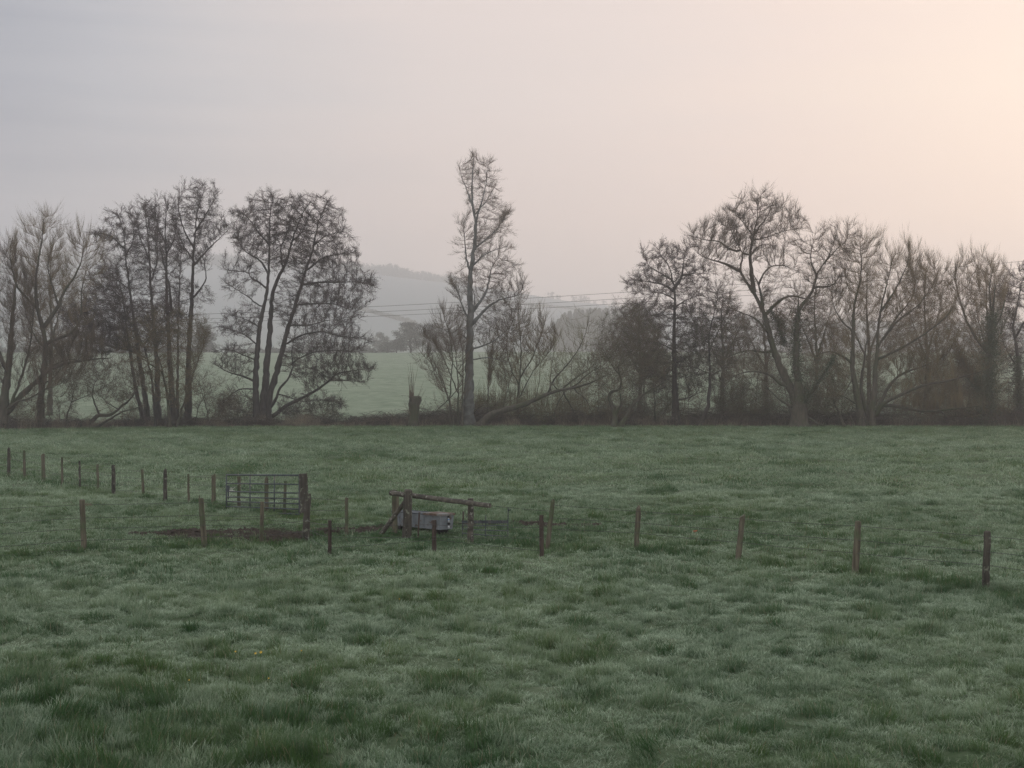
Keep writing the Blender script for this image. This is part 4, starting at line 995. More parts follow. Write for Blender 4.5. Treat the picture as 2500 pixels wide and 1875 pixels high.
# trees seen faintly between the front ones
def back_tree(name, label, Y0, px, py_top, w, seed, kind='ash'):
    tr = lambda x, y: (x, y)
    by = HY + (CZ - 2.0) / Y0 * F
    h = by - py_top
    return make_tree(name, label, 'tree', Y0, kind, tr,
        [([(px, by + 30), (px + 4, by - h * .35), (px - 3, by - h * .7), (px, by - h * .95)], .38, .05), ([(px + 3, by - h * .35), (px + w * .3, by - h * .7)], .2, .04), ([(px + 3, by - h * .3), (px - w * .3, by - h * .65)], .2, .04)],
        [([(px - w * .5, by - h * .45), (px - w * .35, by - h * .8), (px - w * .1, by - h), (px + w * .15, by - h * .97), (px + w * .4, by - h * .75), (px + w * .5, by - h * .4), (px + w * .2, by - h * .2), (px - w * .25, by - h * .2)], 1500)], seed, clump=.7, group='trees glimpsed behind the front row')
back_tree('willow_tree', 'hazy tree behind the big pollard, seen through its right limbs', 185, 1990, 655, 150, 51, 'willow')
back_tree('willow_tree', 'hazy tree behind the gap between fan-shaped willow and ivy-clad tree', 190, 2260, 640, 170, 52, 'willow')
back_tree('willow_tree', 'hazy tree behind the ivy-clad trunk by the right edge', 182, 2420, 650, 160, 53, 'willow')
back_tree('willow_tree', 'hazy tree behind the slim young alder and the flat-topped alder', 188, 1760, 700, 150, 54, 'thorn')
back_tree('willow_tree', 'hazy tree behind the fan-shaped willow, seen through its upper limbs', 176, 2120, 640, 170, 56, 'willow')
back_tree('willow_tree', 'hazy tree behind the gap between the flat-topped alder and looping low tree', 184, 1560, 735, 150, 57, 'thorn')
back_tree('willow_tree', 'hazy tree behind the foot of the big pollard, just left of its trunk', 180, 1870, 700, 150, 58, 'thorn')
back_tree('willow_tree', 'hazy tree behind the two left-hand willows', 178, 120, 600, 170, 55, 'willow')

# ---------------------------------------------------------------- bank under the trees
def bank():
    rng = np.random.default_rng(61)
    edge = lambda px: np.interp(px, [-300, 0, 400, 1000, 1300, 2500, 2900], [130, 131, 144, 147, 147, 145, 145])
    def bankpts(n, lo=-260, hi=2760, d0=0, d1=5):
        px = rng.uniform(lo, hi, n); Y = edge(px) + rng.uniform(d0, d1, n); return px, (px - 1250) / F * Y, Y
    # bleached dead grass
    n = 42000
    px, x, y = bankpts(n, d1=6)
    dn = fbm(px / 55.0, y / 3.0, 21); mid = np.exp(-((px - 900) / 650) ** 2)
    k = rng.uniform(0, 1, n) < sstep(.35, .6, dn) * (.25 + .75 * mid)
    px, x, y = px[k], x[k], y[k]; n = len(x)
    h = rng.uniform(.3, 1.2, n) * (.35 + 1.3 * vnoise(px / 18, y * 0, 22)); P = np.stack([x, y, hfun(x, y)], 1)
    d = nrmz(np.stack([rng.normal(0, .28, n), rng.normal(0, .28, n), np.ones(n)], 1)); B_ = P + d * (h * .6)[:, None]
    d2 = nrmz(d + rng.normal(0, .3, d.shape)); mb = MB()
    frusta(mb, P, B_, .011, .009, 3); cones(mb, B_, B_ + d2 * (h * .4)[:, None], .01, 3)
    tag(mb.build('dead_grass', M['straw']), 'bleached dead grass and stalks standing along the bank under the trees', kind='stuff')
    # brambles: arching stems
    n = 26000
    px, x, y = bankpts(n, d0=1, d1=9)
    hm = 1.3 * (.12 + 2.0 * fbm(px / 38.0, y / 5.0, 23, 2) ** 1.8) * (0.55 + 0.65 * np.exp(-((px - 1180) / 260) ** 2) + .7 * np.exp(-((px - 2380) / 150) ** 2) + .35 * sstep(1300, 1500, px) + .15)
    P = np.stack([x, y, hfun(x, y) - .05], 1); a = rng.uniform(0, 6.28, n); hd = np.stack([np.cos(a), np.sin(a), 0 * a], 1)
    mb = MB(); A_ = P; v = nrmz(hd * .5 + [0, 0, 1.0]); st = (hm * rng.uniform(.5, 1.3, n) / 2.0)[:, None]
    allp = []
    for s in range(4):
        B_ = A_ + v * st; (frusta(mb, A_, B_, .014, .012, 3) if s < 3 else cones(mb, A_, B_, .012, 3))
        k = np.repeat(np.arange(n), 2); f = rng.uniform(0, 1, (len(k), 1)); q = A_[k] + (B_[k] - A_[k]) * f
        cones(mb, q, q + rand_dir(rng, len(k)) * rng.uniform(.1, .4, (len(k), 1)), .009, 3)
        allp.append(q); A_ = B_; v = nrmz(v + hd * .35 - np.array([0, 0, .42]) + rng.normal(0, .2, v.shape))
    tag(mb.build('bramble_undergrowth', M['bramble']), 'dark brown brambles and dead stems heaped along the foot of the trees', kind='stuff')
    q = np.concatenate(allp); q = q[rng.permutation(len(q))[:60000]]
    o = leaves(q + rand_dir(rng, len(q)) * .08, .04, 'bramble_leaves', M['bramble'], None, rng); tag(o, 'small brown bramble leaves on the dark bank', kind='stuff')
    # green rank weeds along the field side
    n = 26000
    px, x, y = bankpts(n, d0=-2.0, d1=1.6); P = np.stack([x, y, hfun(x, y) - .02], 1)
    k = rng.uniform(0, 1, n) < sstep(.4, .62, fbm(px / 35.0, y / 2.0, 29)); P = P[k]; n = len(P)
    d = nrmz(np.stack([rng.normal(0, .5, n), rng.normal(0, .5, n), np.ones(n)], 1)); mb = MB(); cones(mb, P, P + d * rng.uniform(.12, .38, (n, 1)), .02, 3)
    tag(mb.build('rank_weeds', M['spring']), 'low green weeds where the pasture meets the bank', kind='stuff')
bank()

# ---------------------------------------------------------------- distance
def xyz(px, Y): x = (px - 1250) / F * Y; return x, Y, float(hfun(x, Y))
def far_proto(seed, bare):
    rng = np.random.default_rng(seed)
    # unit tree: 10 m tall, about 9 m wide
    nb = 26 if bare else 44
    u = rng.uniform(0, 1, nb); a = rng.uniform(0, 6.28, nb)
    z = (3.0 + 6.0 * u) if bare else (1.0 + 7.9 * u); r = 3.7 * np.sqrt(np.clip(1 - ((z - (5.2 if bare else 4.0)) / 5.1) ** 2, .05, 1)) * rng.uniform(.35, 1, nb)
    C = np.stack([np.cos(a) * r, np.sin(a) * r, z], 1)
    tr = MB(); tube(tr, [(0, 0, -.8), (0, 0, 1.2), (.1, .1, 3.2), (0, .1, 6.5)], [.34, .26, .2, .06], 7, rough=.05, rng=rng)
    s = np.tile(np.array([[0.05, .05, 2.4]]), (nb, 1)) + np.array([0, 0, 1]) * (u * 2.6)[:, None]
    m = (s + C) / 2 + rng.normal(0, .3, C.shape); frusta(tr, s, m, .13, .08, 4); frusta(tr, m, C, .08, .04, 3)
    cr = MB()
    n = 3200 if bare else 8500
    k = rng.integers(0, nb, n)
    o = rand_dir(rng, n) * rng.uniform(.2, 1.35, (n, 1)) ** .7
    p = C[k] + o * np.array([1, 1, .75])
    if bare:
        q = C[k] + o * .35; d = nrmz(p - q + [0, 0, .3]); cones(cr, q, q + d * rng.uniform(.7, 1.5, (n, 1)), .035, 3)
    else:
        a1 = rand_dir(rng, n); b1 = nrmz(np.cross(a1, rand_dir(rng, n))); sz = rng.uniform(.13, .3, (n, 1))
        cr.add(np.stack([p - a1 * sz, p + b1 * sz, p + a1 * sz * .8 + b1 * .1], 1).reshape(-1, 3), T=np.arange(n * 3).reshape(-1, 3))
    return tr, cr
def spruce_proto(seed):
    rng = np.random.default_rng(seed)
    tr = MB(); tube(tr, [(0, 0, -.8), (0, 0, 3), (0, 0, 9.7)], [.28, .2, .04], 6)
    cr = MB(); n = 4200; z = 1.0 + 9.2 * rng.uniform(0, 1, n) ** .9; R = 2.6 * (1 - (z / 10.4)) ** .62 * (1 + .12 * np.sin(z * 5)); a = rng.uniform(0, 6.28, n)
    r = R * rng.uniform(.4, 1, n) ** .5; p = np.stack([np.cos(a) * r, np.sin(a) * r, z - r * .15], 1)
    out_ = np.stack([np.cos(a), np.sin(a), -.25 + 0 * a], 1); sd_ = np.stack([-np.sin(a), np.cos(a), 0 * a], 1); w = rng.uniform(.12, .28, (n, 1))
    cr.add(np.stack([p - out_ * w + sd_ * w * .7, p - out_ * w - sd_ * w * .7, p + out_ * w * 1.8], 1).reshape(-1, 3), T=np.arange(n * 3).reshape(-1, 3))
    return tr, cr
PR = {}
for nm, f in (('round', lambda: far_proto(71, False)), ('round2', lambda: far_proto(72, False)), ('bare', lambda: far_proto(73, True)), ('bare2', lambda: far_proto(74, True)), ('spruce', lambda: spruce_proto(75))):
    t_, c_ = f()
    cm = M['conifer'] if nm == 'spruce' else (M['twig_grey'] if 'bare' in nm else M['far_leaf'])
    PR[nm] = (t_.mesh('distant_trunk', M['bark_alder'], True), c_.mesh('distant_crown', cm))
def far_tree(kind, name, label, px, Y, hgt, wid=None, group=None, seed=0, z=None):
    x, y, zz = xyz(px, Y)
    r = empty(name, (x, y, zz if z is None else z)); tag(r, label, 'tree', group)
    s = hgt / 10.0; w = (wid / 9.0) if wid else s
    r.rotation_euler = (0, 0, (px * 1.7 + seed) % 6.28); r.scale = (w, w, s)
    for pn, me in zip(('trunk', 'crown'), PR[kind]):
        o = bpy.data.objects.new(pn, me); col.objects.link(o); o.parent = r
    return r
far_tree('round', 'field_oak', 'largest rounded misty tree at the far field edge, left of the tall pale tree', 1003, 545, 12.5, 16)
far_tree('round2', 'field_tree', 'shorter rounded misty tree touching the right side of the large rounded field tree', 1062, 552, 12, 13)
far_tree('round2', 'field_tree', 'low round misty tree directly behind the tall pale trunk', 1110, 560, 10, 14)
far_tree('round', 'field_tree', 'small solitary round tree, fainter, farther left in the mist', 932, 690, 15, 12)
far_tree('round2', 'field_bush', 'low bush just left of the large rounded misty tree', 945, 552, 4.5, 9)
far_tree('round', 'field_bush', 'low bush at the foot of the large rounded misty tree, its left side', 968, 548, 5.5, 9)
far_tree('round2', 'field_tree', 'misty tree low at the far field edge, left of the solitary alder', 500, 570, 12, 13)
far_tree('round', 'field_tree', 'misty tree at the far field edge behind the alder clump', 225, 570, 13, 12)
# dark conifer wood
rng = np.random.default_rng(81)
w0 = np.interp
for i in range(46):
    px = 1352 + (i % 23) * 10.3 + rng.uniform(-4, 4); Y = 1000 + (i // 23) * 18 + rng.uniform(-4, 4)
    topy = np.interp(px, [1340, 1375, 1400, 1450, 1520, 1600], [800, 768, 758, 754, 757, 766]) + rng.uniform(-3, 4)
    x, y, zz = xyz(px, Y); top = CZ + (HY - topy) / F * Y
    h = max(15, top - zz)
    far_tree('spruce', 'conifer_tree', 'dark conifer packed in the small dense wood right of centre in the mist', px, Y, h, 18, 'conifers of the dark wood in the mist')
# bare trees along the hill crest
rng = np.random.default_rng(82)
crest = [(505, 21), (520, 24), (540, 23), (562, 22), (590, 20), (905 - 75, 13), (862, 8), (942 - 22, 22), (938, 25), (956, 27), (974, 24), (990, 22), (1006, 14), (1028, 20), (1046, 19), (1066, 18), (1083, 17), (1100, 16), (1112, 12), (1130, 12),
         (1345, 16), (1350 + 12, 12), (1402, 14), (1420, 16), (1432, 16), (1452, 8), (1475, 12), (1500, 13), (1530, 12), (60, 20), (95, 18), (130, 22), (165, 20), (210, 17), (250, 18), (300, 20), (350, 16), (400, 20), (450, 17), (1660, 14), (1720, 12), (1800, 15), (1890, 12), (2000, 13), (2110, 12), (2230, 15), (2350, 14), (2440, 12)]
for i, (px, hp) in enumerate(crest):
    if 800 < px < 1140: px -= 0
    far_tree(('bare', 'bare2')[i % 2], 'crest_tree', 'faint bare tree standing on the misty hill crest', px, 2200 + rng.uniform(-8, 14), hp * 1.3 * 2200 / F * 1.1 + 3, hp * 1.5 * 2200 / F, 'bare trees along the hill crest')
def hill_wood():
    rng = np.random.default_rng(83); mb = MB(); P = []
    def blob(px, Y, h, w, n=90):
        x, y, z = xyz(px, Y); o = rand_dir(rng, n) * rng.uniform(.3, 1, (n, 1)) ** .4; o[:, 2] = np.abs(o[:, 2]) * h; o[:, :2] *= w
        P.append(np.array([x, y, z - .5]) + o)
    for _ in range(800):      # wood covering the upper slope left of centre
        px = rng.uniform(-60, 1120); lo = np.interp(px, [-60, 500, 900, 1120], [1840, 1820, 1950, 2120]); Y = rng.uniform(lo, 2200); blob(px, Y, rng.uniform(12, 18), 12)
    for a, b, ya, yb, n in ((880, 1010, 1320, 1220, 70), (560, 760, 600, 612, 80), (-80, 520, 575, 585, 140), (1150, 1500, 1500, 1700, 80), (1500, 2600, 1000, 1100, 200), (700, 900, 575, 560, 46)):
        for t in np.linspace(0, 1, n): blob(a + (b - a) * t, ya + (yb - ya) * t, rng.uniform(2, 4), 3, 50)
    p = np.concatenate(P); n = len(p); a1 = rand_dir(rng, n); b1 = nrmz(np.cross(a1, rand_dir(rng, n))); sz = rng.uniform(.7, 1.9, (n, 1))
    mb.add(np.stack([p - a1 * sz, p + b1 * sz, p + a1 * sz], 1).reshape(-1, 3), T=np.arange(n * 3).reshape(-1, 3))
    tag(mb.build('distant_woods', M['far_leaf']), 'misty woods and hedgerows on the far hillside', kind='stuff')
hill_wood()
# power lines
for i, pts in enumerate((((-600, 795), (505, 765), (950, 747), (1350, 727), (1600, 708), (2010, 679), (2500, 636), (3200, 568)),
                         ((-600, 806), (505, 776), (950, 760), (1350, 743), (1600, 724), (2010, 695), (2500, 652), (3200, 584)),
                         ((-600, 814), (505, 785), (950, 770), (1350, 755), (1600, 738), (2010, 706), (2500, 665), (3200, 596)))):
    a = np.array(pts, float); q = np.linspace(-600, 3200, 60); c = np.polyfit(a[:, 0] / 1000, a[:, 1], 3); yy = np.polyval(c, q / 1000)
    Yd = 235 + i * 1.0
    mb = MB(); tube(mb, np.stack([(q - 1250) / F * Yd, np.full(60, Yd), CZ + (HY - yy) / F * Yd], 1), .027, 5)
    tag(mb.build('power_line', M['cable']), ('highest', 'middle', 'lowest')[i] + ' of the three power lines crossing behind the trees', 'cable', 'power lines across the valley')

# ---------------------------------------------------------------- fences
rng = np.random.default_rng(91)
def gnd(x, y): return float(hfun(x, y))
def post(parent, top, base, w, m, style='round', name='post', Y=None, lean_y=0.0, label=None):
    if Y is None: Y = CZ * F / (base[1] - HY)
    x = (base[0] - 1250) / F * Y; z0 = gnd(x, Y)
    zt = CZ + (HY - top[1]) / F * Y; xt = (top[0] - 1250) / F * Y
    h = zt - z0; r = w * 1.12 / 2 / F * Y
    n = 12; t = np.linspace(0, 1, n)
    P = np.stack([x + (xt - x) * t + rng.normal(0, .003, n), Y + lean_y * t * h + rng.normal(0, .003, n), z0 - .25 + (h + .25) * t], 1)
    P[0, 0] = x - (xt - x) * .25 / h
    R = r * (1.06 - .1 * t) * (1 + rng.normal(0, .012, n))
    mb = MB()
    if style == 'round':
        P = np.vstack([P, P[-1] + [0, 0, r * .35]]); R = np.append(R, R[-1] * .72)
    elif style == 'point':
        P = np.vstack([P, P[-1] + [r * .2, 0, r * 1.1]]); R[-1] *= .95; R = np.append(R, R[-1] * .28)
    tube(mb, P, R, 9, rough=.05, rng=rng)
    if style == 'slant':
        V = mb.V[0]; topm = V[:, 2] > zt - 1e-3 - 0.0; V[topm, 2] += (V[topm, 0] - xt) * .8
    if style == 'split':
        tube(mb, [P[-1] + [-r * .4, 0, -.05], P[-1] + [-r * .5, 0, .07]], [r * .4, r * .12], 5)
    o = mb.build(name, m, parent, smooth=False)
    if label: o['label'] = label
    return dict(b=np.array([x, Y, z0]), t=np.array([xt, Y + lean_y * h, zt]), h=h, r=r)
def at(p, frac): return p['b'] + (p['t'] - p['b']) * frac + np.array([0, -p['r'], 0])
def wire(parent, pts, sag=0.015, r=.0043, barbs=True, name='wire'):
    mb = MB(); P = []
    for a, b in zip(pts[:-1], pts[1:]):
        d = np.linalg.norm(b - a); n = max(4, int(d / .5)); t = np.linspace(0, 1, n, endpoint=False)[:, None]
        s = sag * d * rng.uniform(.3, 1.3)
        P.append(a + (b - a) * t - np.array([0, 0, 1]) * s * 4 * t * (1 - t) / 4)
    P.append(pts[-1][None]); P = np.concatenate(P); P[1:-1] += rng.normal(0, .002, P[1:-1].shape)
    tube(mb, P, r, 4)
    if barbs:
        L_ = np.linalg.norm(np.diff(P, axis=0), axis=1); c = np.concatenate([[0], np.cumsum(L_)]); q = np.arange(.1, c[-1], .14)
        B = np.stack([np.interp(q, c, P[:, k]) for k in range(3)], 1); d = rand_dir(rng, len(B)) * .016
        frusta(mb, B - d, B + d, r * .8, r * .8, 3)
    return mb.build(name, M['wire'], parent)
PB, PD, PRu = M['post_brown'], M['post_dark'], M['post_rust']
def fence_root(name, x, y, label): return tag(empty(name, (x, y, gnd(x, y))), label, 'fence')
# long fence running away at the left, twelve weathered stakes and three behind the gate
fr_ = fence_root('stake_fence', -14, 52, 'long line of short weathered stakes at the left, ending behind the metal gate')
rows = [((-330, 55), (-330, 240), 20, PB, 'round'), ((60, 100), (60, 285), 19, PD, 'point'), ((162, 112), (168, 305), 16, PB, 'round'), ((290, 133), (295, 325), 22, PB, 'slant'), ((417, 155), (423, 348), 14, PB, 'flat'),
        ((537, 180), (540, 378), 13, PD, 'flat'), ((657, 203), (664, 383), 15, PB, 'flat'), ((765, 212), (768, 405), 23, PD, 'round'), ((960, 237), (970, 435), 17, PB, 'flat'),
        ((1115, 247), (1115, 463), 24, PD, 'point'), ((1271, 268), (1276, 473), 14, PB, 'flat'), ((1442, 276), (1441, 480), 26, PB, 'slant'), ((1615, 285), (1612, 500), 21, PB, 'flat'),
        ((1798, 300), (1800, 528), 24, PB, 'point'), ((1926, 316), (1918, 540), 19, PB, 'flat')]
fp = [post(fr_, C6(*a), C6(*b), w / 2.765 * 1.0, m, st) for a, b, w, m, st in rows]
for f in (.92, .66, .40, .2): wire(fr_, [at(p, f) for p in fp], r=.004)
# near fence, left run
fl = fence_root('post_and_wire_fence', -6, 32, 'nearer left fence of thick leaning posts and sagging barbed wire')
pl = [post(fl, (-190, 1240), (-180, 1372), 15, PB, 'round'), post(fl, C6(555, 447), C6(572, 810), 34 / 2.765, PB, 'round', label='thick brown post with pale lichen at its top'),
      post(fl, C6(1355, 432), C6(1385, 765), 33 / 2.765, PB, 'split', label='thick leaning post with a split top'),
      post(fl, CG(700, 612), CG(680, 1225), 52 / 5.82, PB, 'flat', label='thin round stake in front of the gate'),
      post(fl, CG(1345, 495), CG(1310, 1160), 88 / 5.82, PD, 'split', label='thick crooked post standing against the gate post'),
      post(fl, CG(1900, 552), CG(1895, 1078), 46 / 5.82, PB, 'flat', label='thin straight stake right of the gate')]
for f, s in ((.92, .01), (.66, .02), (.45, .012), (.22, .02), (.05, .01)): wire(fl, [at(p, f) for p in pl], sag=s)
wire(fl, [at(pl[2], .55), at(pl[3], .62), at(pl[4], .38), at(pl[5], .3)], sag=.03)
# rag of dried grass on the wire beside the first thick post
def rag():
    mb = MB(); n = 26; c = at(pl[1], .93) + [.06, 0, 0]; p = c + np.stack([rng.uniform(0, .14, n), rng.normal(0, .01, n), rng.normal(0, .015, n)], 1)
    cones(mb, p, p + nrmz(np.stack([np.ones(n), rng.normal(0, .3, n), rng.normal(-.1, .4, n)], 1)) * .07, .005, 3)
    tag(mb.build('grass_wisp', M['straw']), 'wisp of dry grass caught on the top wire beside the leftmost thick post', 'debris')
rag()
# gate post and gate
gx, gy = -5.90, 40.25
gpst = MB(); zg = gnd(gx, gy)
tt = np.linspace(0, 1, 14)
tube(gpst, np.stack([gx + .02 * np.sin(tt * 4), np.full(14, gy), zg - .3 + (1.28 + .3) * tt], 1), .122 * (1.05 - .08 * tt), 12, rough=.07, rng=rng)
gp_o = gpst.build('gate_post', M['post_dark']); tag(gp_o, 'tall thick dark bark-covered post carrying the metal gate', 'post')
gate = tag(empty('field_gate', (-6.04, 40.5, 0)), 'galvanised seven-bar metal field gate standing shut beside the thick dark post', 'gate')
TR, TL = np.array([-6.04, 40.5, 1.16]), np.array([-8.66, 43.1, 1.02])
hh = np.array([0, 130, 255, 338, 408, 485, 562]) / 562 * 1.12
ax = (TL - TR); up_ = np.array([0, 0, 1.0])
for i, d in enumerate(hh):
    mb = MB(); dl = d * (.985 if i < 6 else .96); tube(mb, [TR - up_ * d, (TR + TL) / 2 - up_ * (d + dl) / 2, TL - up_ * dl], .025 if i in (0, 6) else .019, 8); mb.build('bar', M['galv'], gate, smooth=True)
for k, r_ in ((.335, .018), (.665, .018), (1.0, .022)):
    mb = MB(); t0 = TR + ax * k; tube(mb, [t0 + up_ * .01, t0 - up_ * (hh[-1] * .975)], r_, 8); mb.build('upright', M['galv'], gate, smooth=True)
mb = MB(); a2 = ax / np.linalg.norm(ax); nn = np.cross(a2, up_); box(mb, TR - up_ * .56 + a2 * -.0, a2 * .032, nn * .03, up_ * .6); mb.build('hanging_stile', M['galv'], gate)
for d in (.12, 1.02):
    mb = MB(); q = TR - up_ * d - a2 * .02; tube(mb, [q, q - a2 * .10, q - a2 * .12 + up_ * .02], [.018, .018, .012], 7); mb.build('hinge', M['post_rust'], gate)
mb = MB(); q = TL - up_ * .48 - a2 * .09; box(mb, q, a2 * .085, nn * .012, up_ * .012); box(mb, q - up_ * .1 - a2 * .01, a2 * .014, nn * .012, up_ * .15); box(mb, q + up_ * .09, a2 * .08, nn * .006, up_ * .075); mb.build('latch', M['galv'], gate)
mb = MB()
q = TL - up_ * .45 - a2 * .17
for s in range(7):
    p1 = q + rng.normal(0, .02, 3); p2 = p1 - a2 * rng.uniform(.05, .13) + up_ * rng.uniform(-.02, .07); p3 = p2 - a2 * rng.uniform(.02, .2) + up_ * rng.uniform(-.06, .08)
    tube(mb, [p1, p2, p3], .007, 4)
tube(mb, [q, q - up_ * .1, q - up_ * .19 - a2 * .01], .008, 4); p1 = TL - up_ * .27 - a2 * .42; tube(mb, [p1, p1 - a2 * .12 + up_ * .02, p1 - a2 * .2 - up_ * .02], .008, 4)
tag(mb.build('baler_twine', M['twine']), 'frayed pale twine knotted round the gate latch', 'rope')

# trough enclosure: heavy posts, rail and brace
re = tag(empty('timber_rail_frame', (-2.5, 34.2, gnd(-2.5, 34.2))), 'heavy round-timber frame of three posts, sloping top rail and diagonal brace around the water trough', 'fence')
pA = post(re, CH(370, 204), CH(368, 682), 54 / 4.424, PB, 'flat'); pA2 = post(re, CH(405, 262), CH(405, 640), 20 / 4.424, PB, 'flat', label='slim board strapped behind the left post')
pB = post(re, CH(515, 215), CH(500, 735), 88 / 4.424, PD, 'round', label='thickest post, moss on its rounded top'); pC = post(re, CH(1188, 295), CH(1190, 795), 60 / 4.424, M['rail'], 'flat', label='pale grey post under the right end of the rail')
def hp(x, y, Y): px, py = CH(x, y); return np.array([(px - 1250) / F * Y, Y, CZ + (HY - py) / F * Y])
mb = MB(); t = np.linspace(0, 1, 12)[:, None]; a, b = hp(330, 235, 35.12), hp(1396, 374, 32.0)
tube(mb, a + (b - a) * t + rng.normal(0, .004, (12, 3)), np.linspace(.066, .056, 12), 10, rough=.05, rng=rng); mb.build('rail', M['rail'], re)
mb = MB(); a, b = hp(478, 335, 34.35), hp(175, 715, 34.75); b[2] = gnd(b[0], b[1]) - .1
tube(mb, a + (b - a) * t, np.linspace(.055, .062, 12), 9, rough=.06, rng=rng); mb.build('brace', M['rail'], re)
ftr = fence_root('trough_fence', -1, 31.5, 'low fence of short dark stakes and plain wire in front of the water trough')
q1 = post(ftr, CG(1662, 876), CG(1655, 1398), 48 / 5.82, PRu, 'flat'); q2 = post(ftr, CH(797, 530), CH(795, 882), 43 / 4.424, PRu, 'flat'); q3 = post(ftr, CH(1957, 475), CH(1957, 938), 42 / 4.424, PRu, 'flat')
wl = lambda f0, f1, f2, f3, s: wire(ftr, [at(pl[4], f0), at(q1, f1), at(q2, f2), at(q3, f3)], sag=s, barbs=False)
wl(.45, .88, .86, .72, .02); wl(.3, .55, .5, .5, .03); wl(.12, .25, .42, .2, .03)
# right run of the near fence
frr = fence_root('barbed_wire_fence', 4, 29, 'fence of lichen-spotted posts and three strands of barbed wire running down to the right edge')
pr = [post(frr, CH(2078, 330), CH(2000, 855), 45 / 4.424, PB, 'point', label='tallest post, leaning hard to the right'), post(frr, CR(506, 110), CR(491, 302), 21 / 1.813, PB, 'point'),
      post(frr, CR(967, 142), CR(941, 350), 23 / 1.813, PB, 'slant'), post(frr, CR(1478, 171), CR(1462, 405), 26 / 1.813, PB, 'round'), post(frr, CR(2050, 216), CR(2040, 482), 28 / 1.813, PD, 'round'), post(frr, (2860, 1340), (2850, 1505), 19, PB, 'round')]
for f, s in ((.93, .012), (.66, .018), (.42, .02)): wire(frr, [at(p, f) for p in pr], sag=s)
wire(frr, [at(pC, .9), at(pr[0], .8)], sag=.02)
# hurdle
hd = tag(empty('metal_hurdle', (-.6, 33.8, gnd(-.6, 33.8))), 'small low galvanised hurdle of three rails beside the pale grey post', 'hurdle')
H0, H1 = np.array([-1.215, 34.7, gnd(-1.2, 34.7)]), np.array([-.10, 33.0, gnd(-.1, 33.0)])
for (f, h0, h1) in ((0, -.1, .36), (.52, -.1, .56), (1, -.1, .78)):
    mb = MB(); p = H0 + (H1 - H0) * f; tube(mb, [p + [0, 0, h0], p + [.012, 0, h1]], .013, 6); mb.build('upright', M['galv'], hd)
for z_, r_ in ((.45, .035), (.36, .012), (.24, .012), (.11, .014)):
    mb = MB(); a, b = H0 + [0, 0, z_ * .80], H1 + [0, 0, z_]
    if r_ > .03: d = nrmz(b - a); n2 = np.cross(d, up_); box(mb, (a + b) / 2, (b - a) / 2, n2 * .012, up_ * .035)
    else: tube(mb, [a, (a + b) / 2 - [0, 0, .008], b], r_, 6)
    mb.build('rail', M['galv'], hd)
mb = MB(); p = H1 + [.012, 0, .72]; tube(mb, [p, p + [.07, 0, .01]], [.02, .012], 6); mb.build('hook', M['galv'], hd)
def stake(x, yt, yb, Y, label, xb=None):
    mb = MB(); a, b = hp(x, yt, Y), hp(xb or x, yb, Y); b[2] = gnd(b[0], Y) - .15
    tube(mb, [b, (a + b) / 2, a], .02, 7, rough=.06, rng=rng); return tag(mb.build('stake', M['post_rust'], smooth=True), label, 'stake')
stake(635, 445, 740, 34.0, 'thin black stake leaning in front of the trough, right of the thickest timber post', 620)
stake(1112, 435, 660, 35.6, 'thin black stake behind the hurdle, left of the pale grey post', 1100)
mb = MB(); a, b, c = hp(1112, 440, 35.6), hp(1025, 512, 35.5), hp(1160, 405, 33.1); tube(mb, [b, a, c], .004, 4); tube(mb, [a, hp(1150, 500, 34.5), hp(1160, 450, 33.1)], .004, 4)
tag(mb.build('loose_wire', M['wire']), 'slack wire tied between trough, black stake and pale grey post', 'wire')

# water trough
wt = tag(empty('water_trough', (-2.3, 35.7, gnd(-2.3, 35.7))), 'long grey galvanised cattle trough with a rusty float-box lid, behind the timber frame', 'trough')
Np = np.array([-1.76, 34.85, 0.0]); av = nrmz(np.array([-.704, .71, 0.0])); bv = nrmz(np.array([.71, .704, 0.0])); Lh, Wd, Ht, zb = 1.86, .46, .36, .07
zb += gnd(-2.3, 35.5)
def tp(a, b, z): return Np + av * a + bv * b + np.array([0, 0, zb + z])
mb = MB(); th = .012; tap = .03
outer = [tp(tap, tap, 0), tp(Lh - tap, tap, 0), tp(Lh - tap, Wd - tap, 0), tp(tap, Wd - tap, 0), tp(0, 0, Ht), tp(Lh, 0, Ht), tp(Lh, Wd, Ht), tp(0, Wd, Ht)]
inner = [tp(th, th, Ht), tp(Lh - th, th, Ht), tp(Lh - th, Wd - th, Ht), tp(th, Wd - th, Ht), tp(.04, .04, .05), tp(Lh - .04, .04, .05), tp(Lh - .04, Wd - .04, .05), tp(.04, Wd - .04, .05)]
V = outer + inner
Q = [(0, 3, 2, 1), (0, 1, 5, 4), (1, 2, 6, 5), (2, 3, 7, 6), (3, 0, 4, 7)] + [(4 + i, 4 + (i + 1) % 4, 8 + (i + 1) % 4, 8 + i) for i in range(4)] + [(8 + i, 8 + (i + 1) % 4, 12 + (i + 1) % 4, 12 + i) for i in range(4)] + [(12, 13, 14, 15)]
mb.add(V, Q=Q)
for k in range(1, 6): a0 = Lh * k / 6; box(mb, tp(a0, .004, Ht * .5), av * .009, bv * .009, up_ * Ht * .48)
mb.build('tank', M['trough'], wt)
mb = MB()
for (a0, b0, a1, b1) in ((0, 0, Lh, 0), (Lh, 0, Lh, Wd), (Lh, Wd, 0, Wd), (0, Wd, 0, 0)): tube(mb, [tp(a0, b0, Ht), tp(a1, b1, Ht)], .015, 6)
mb.build('rim', M['galv'], wt)
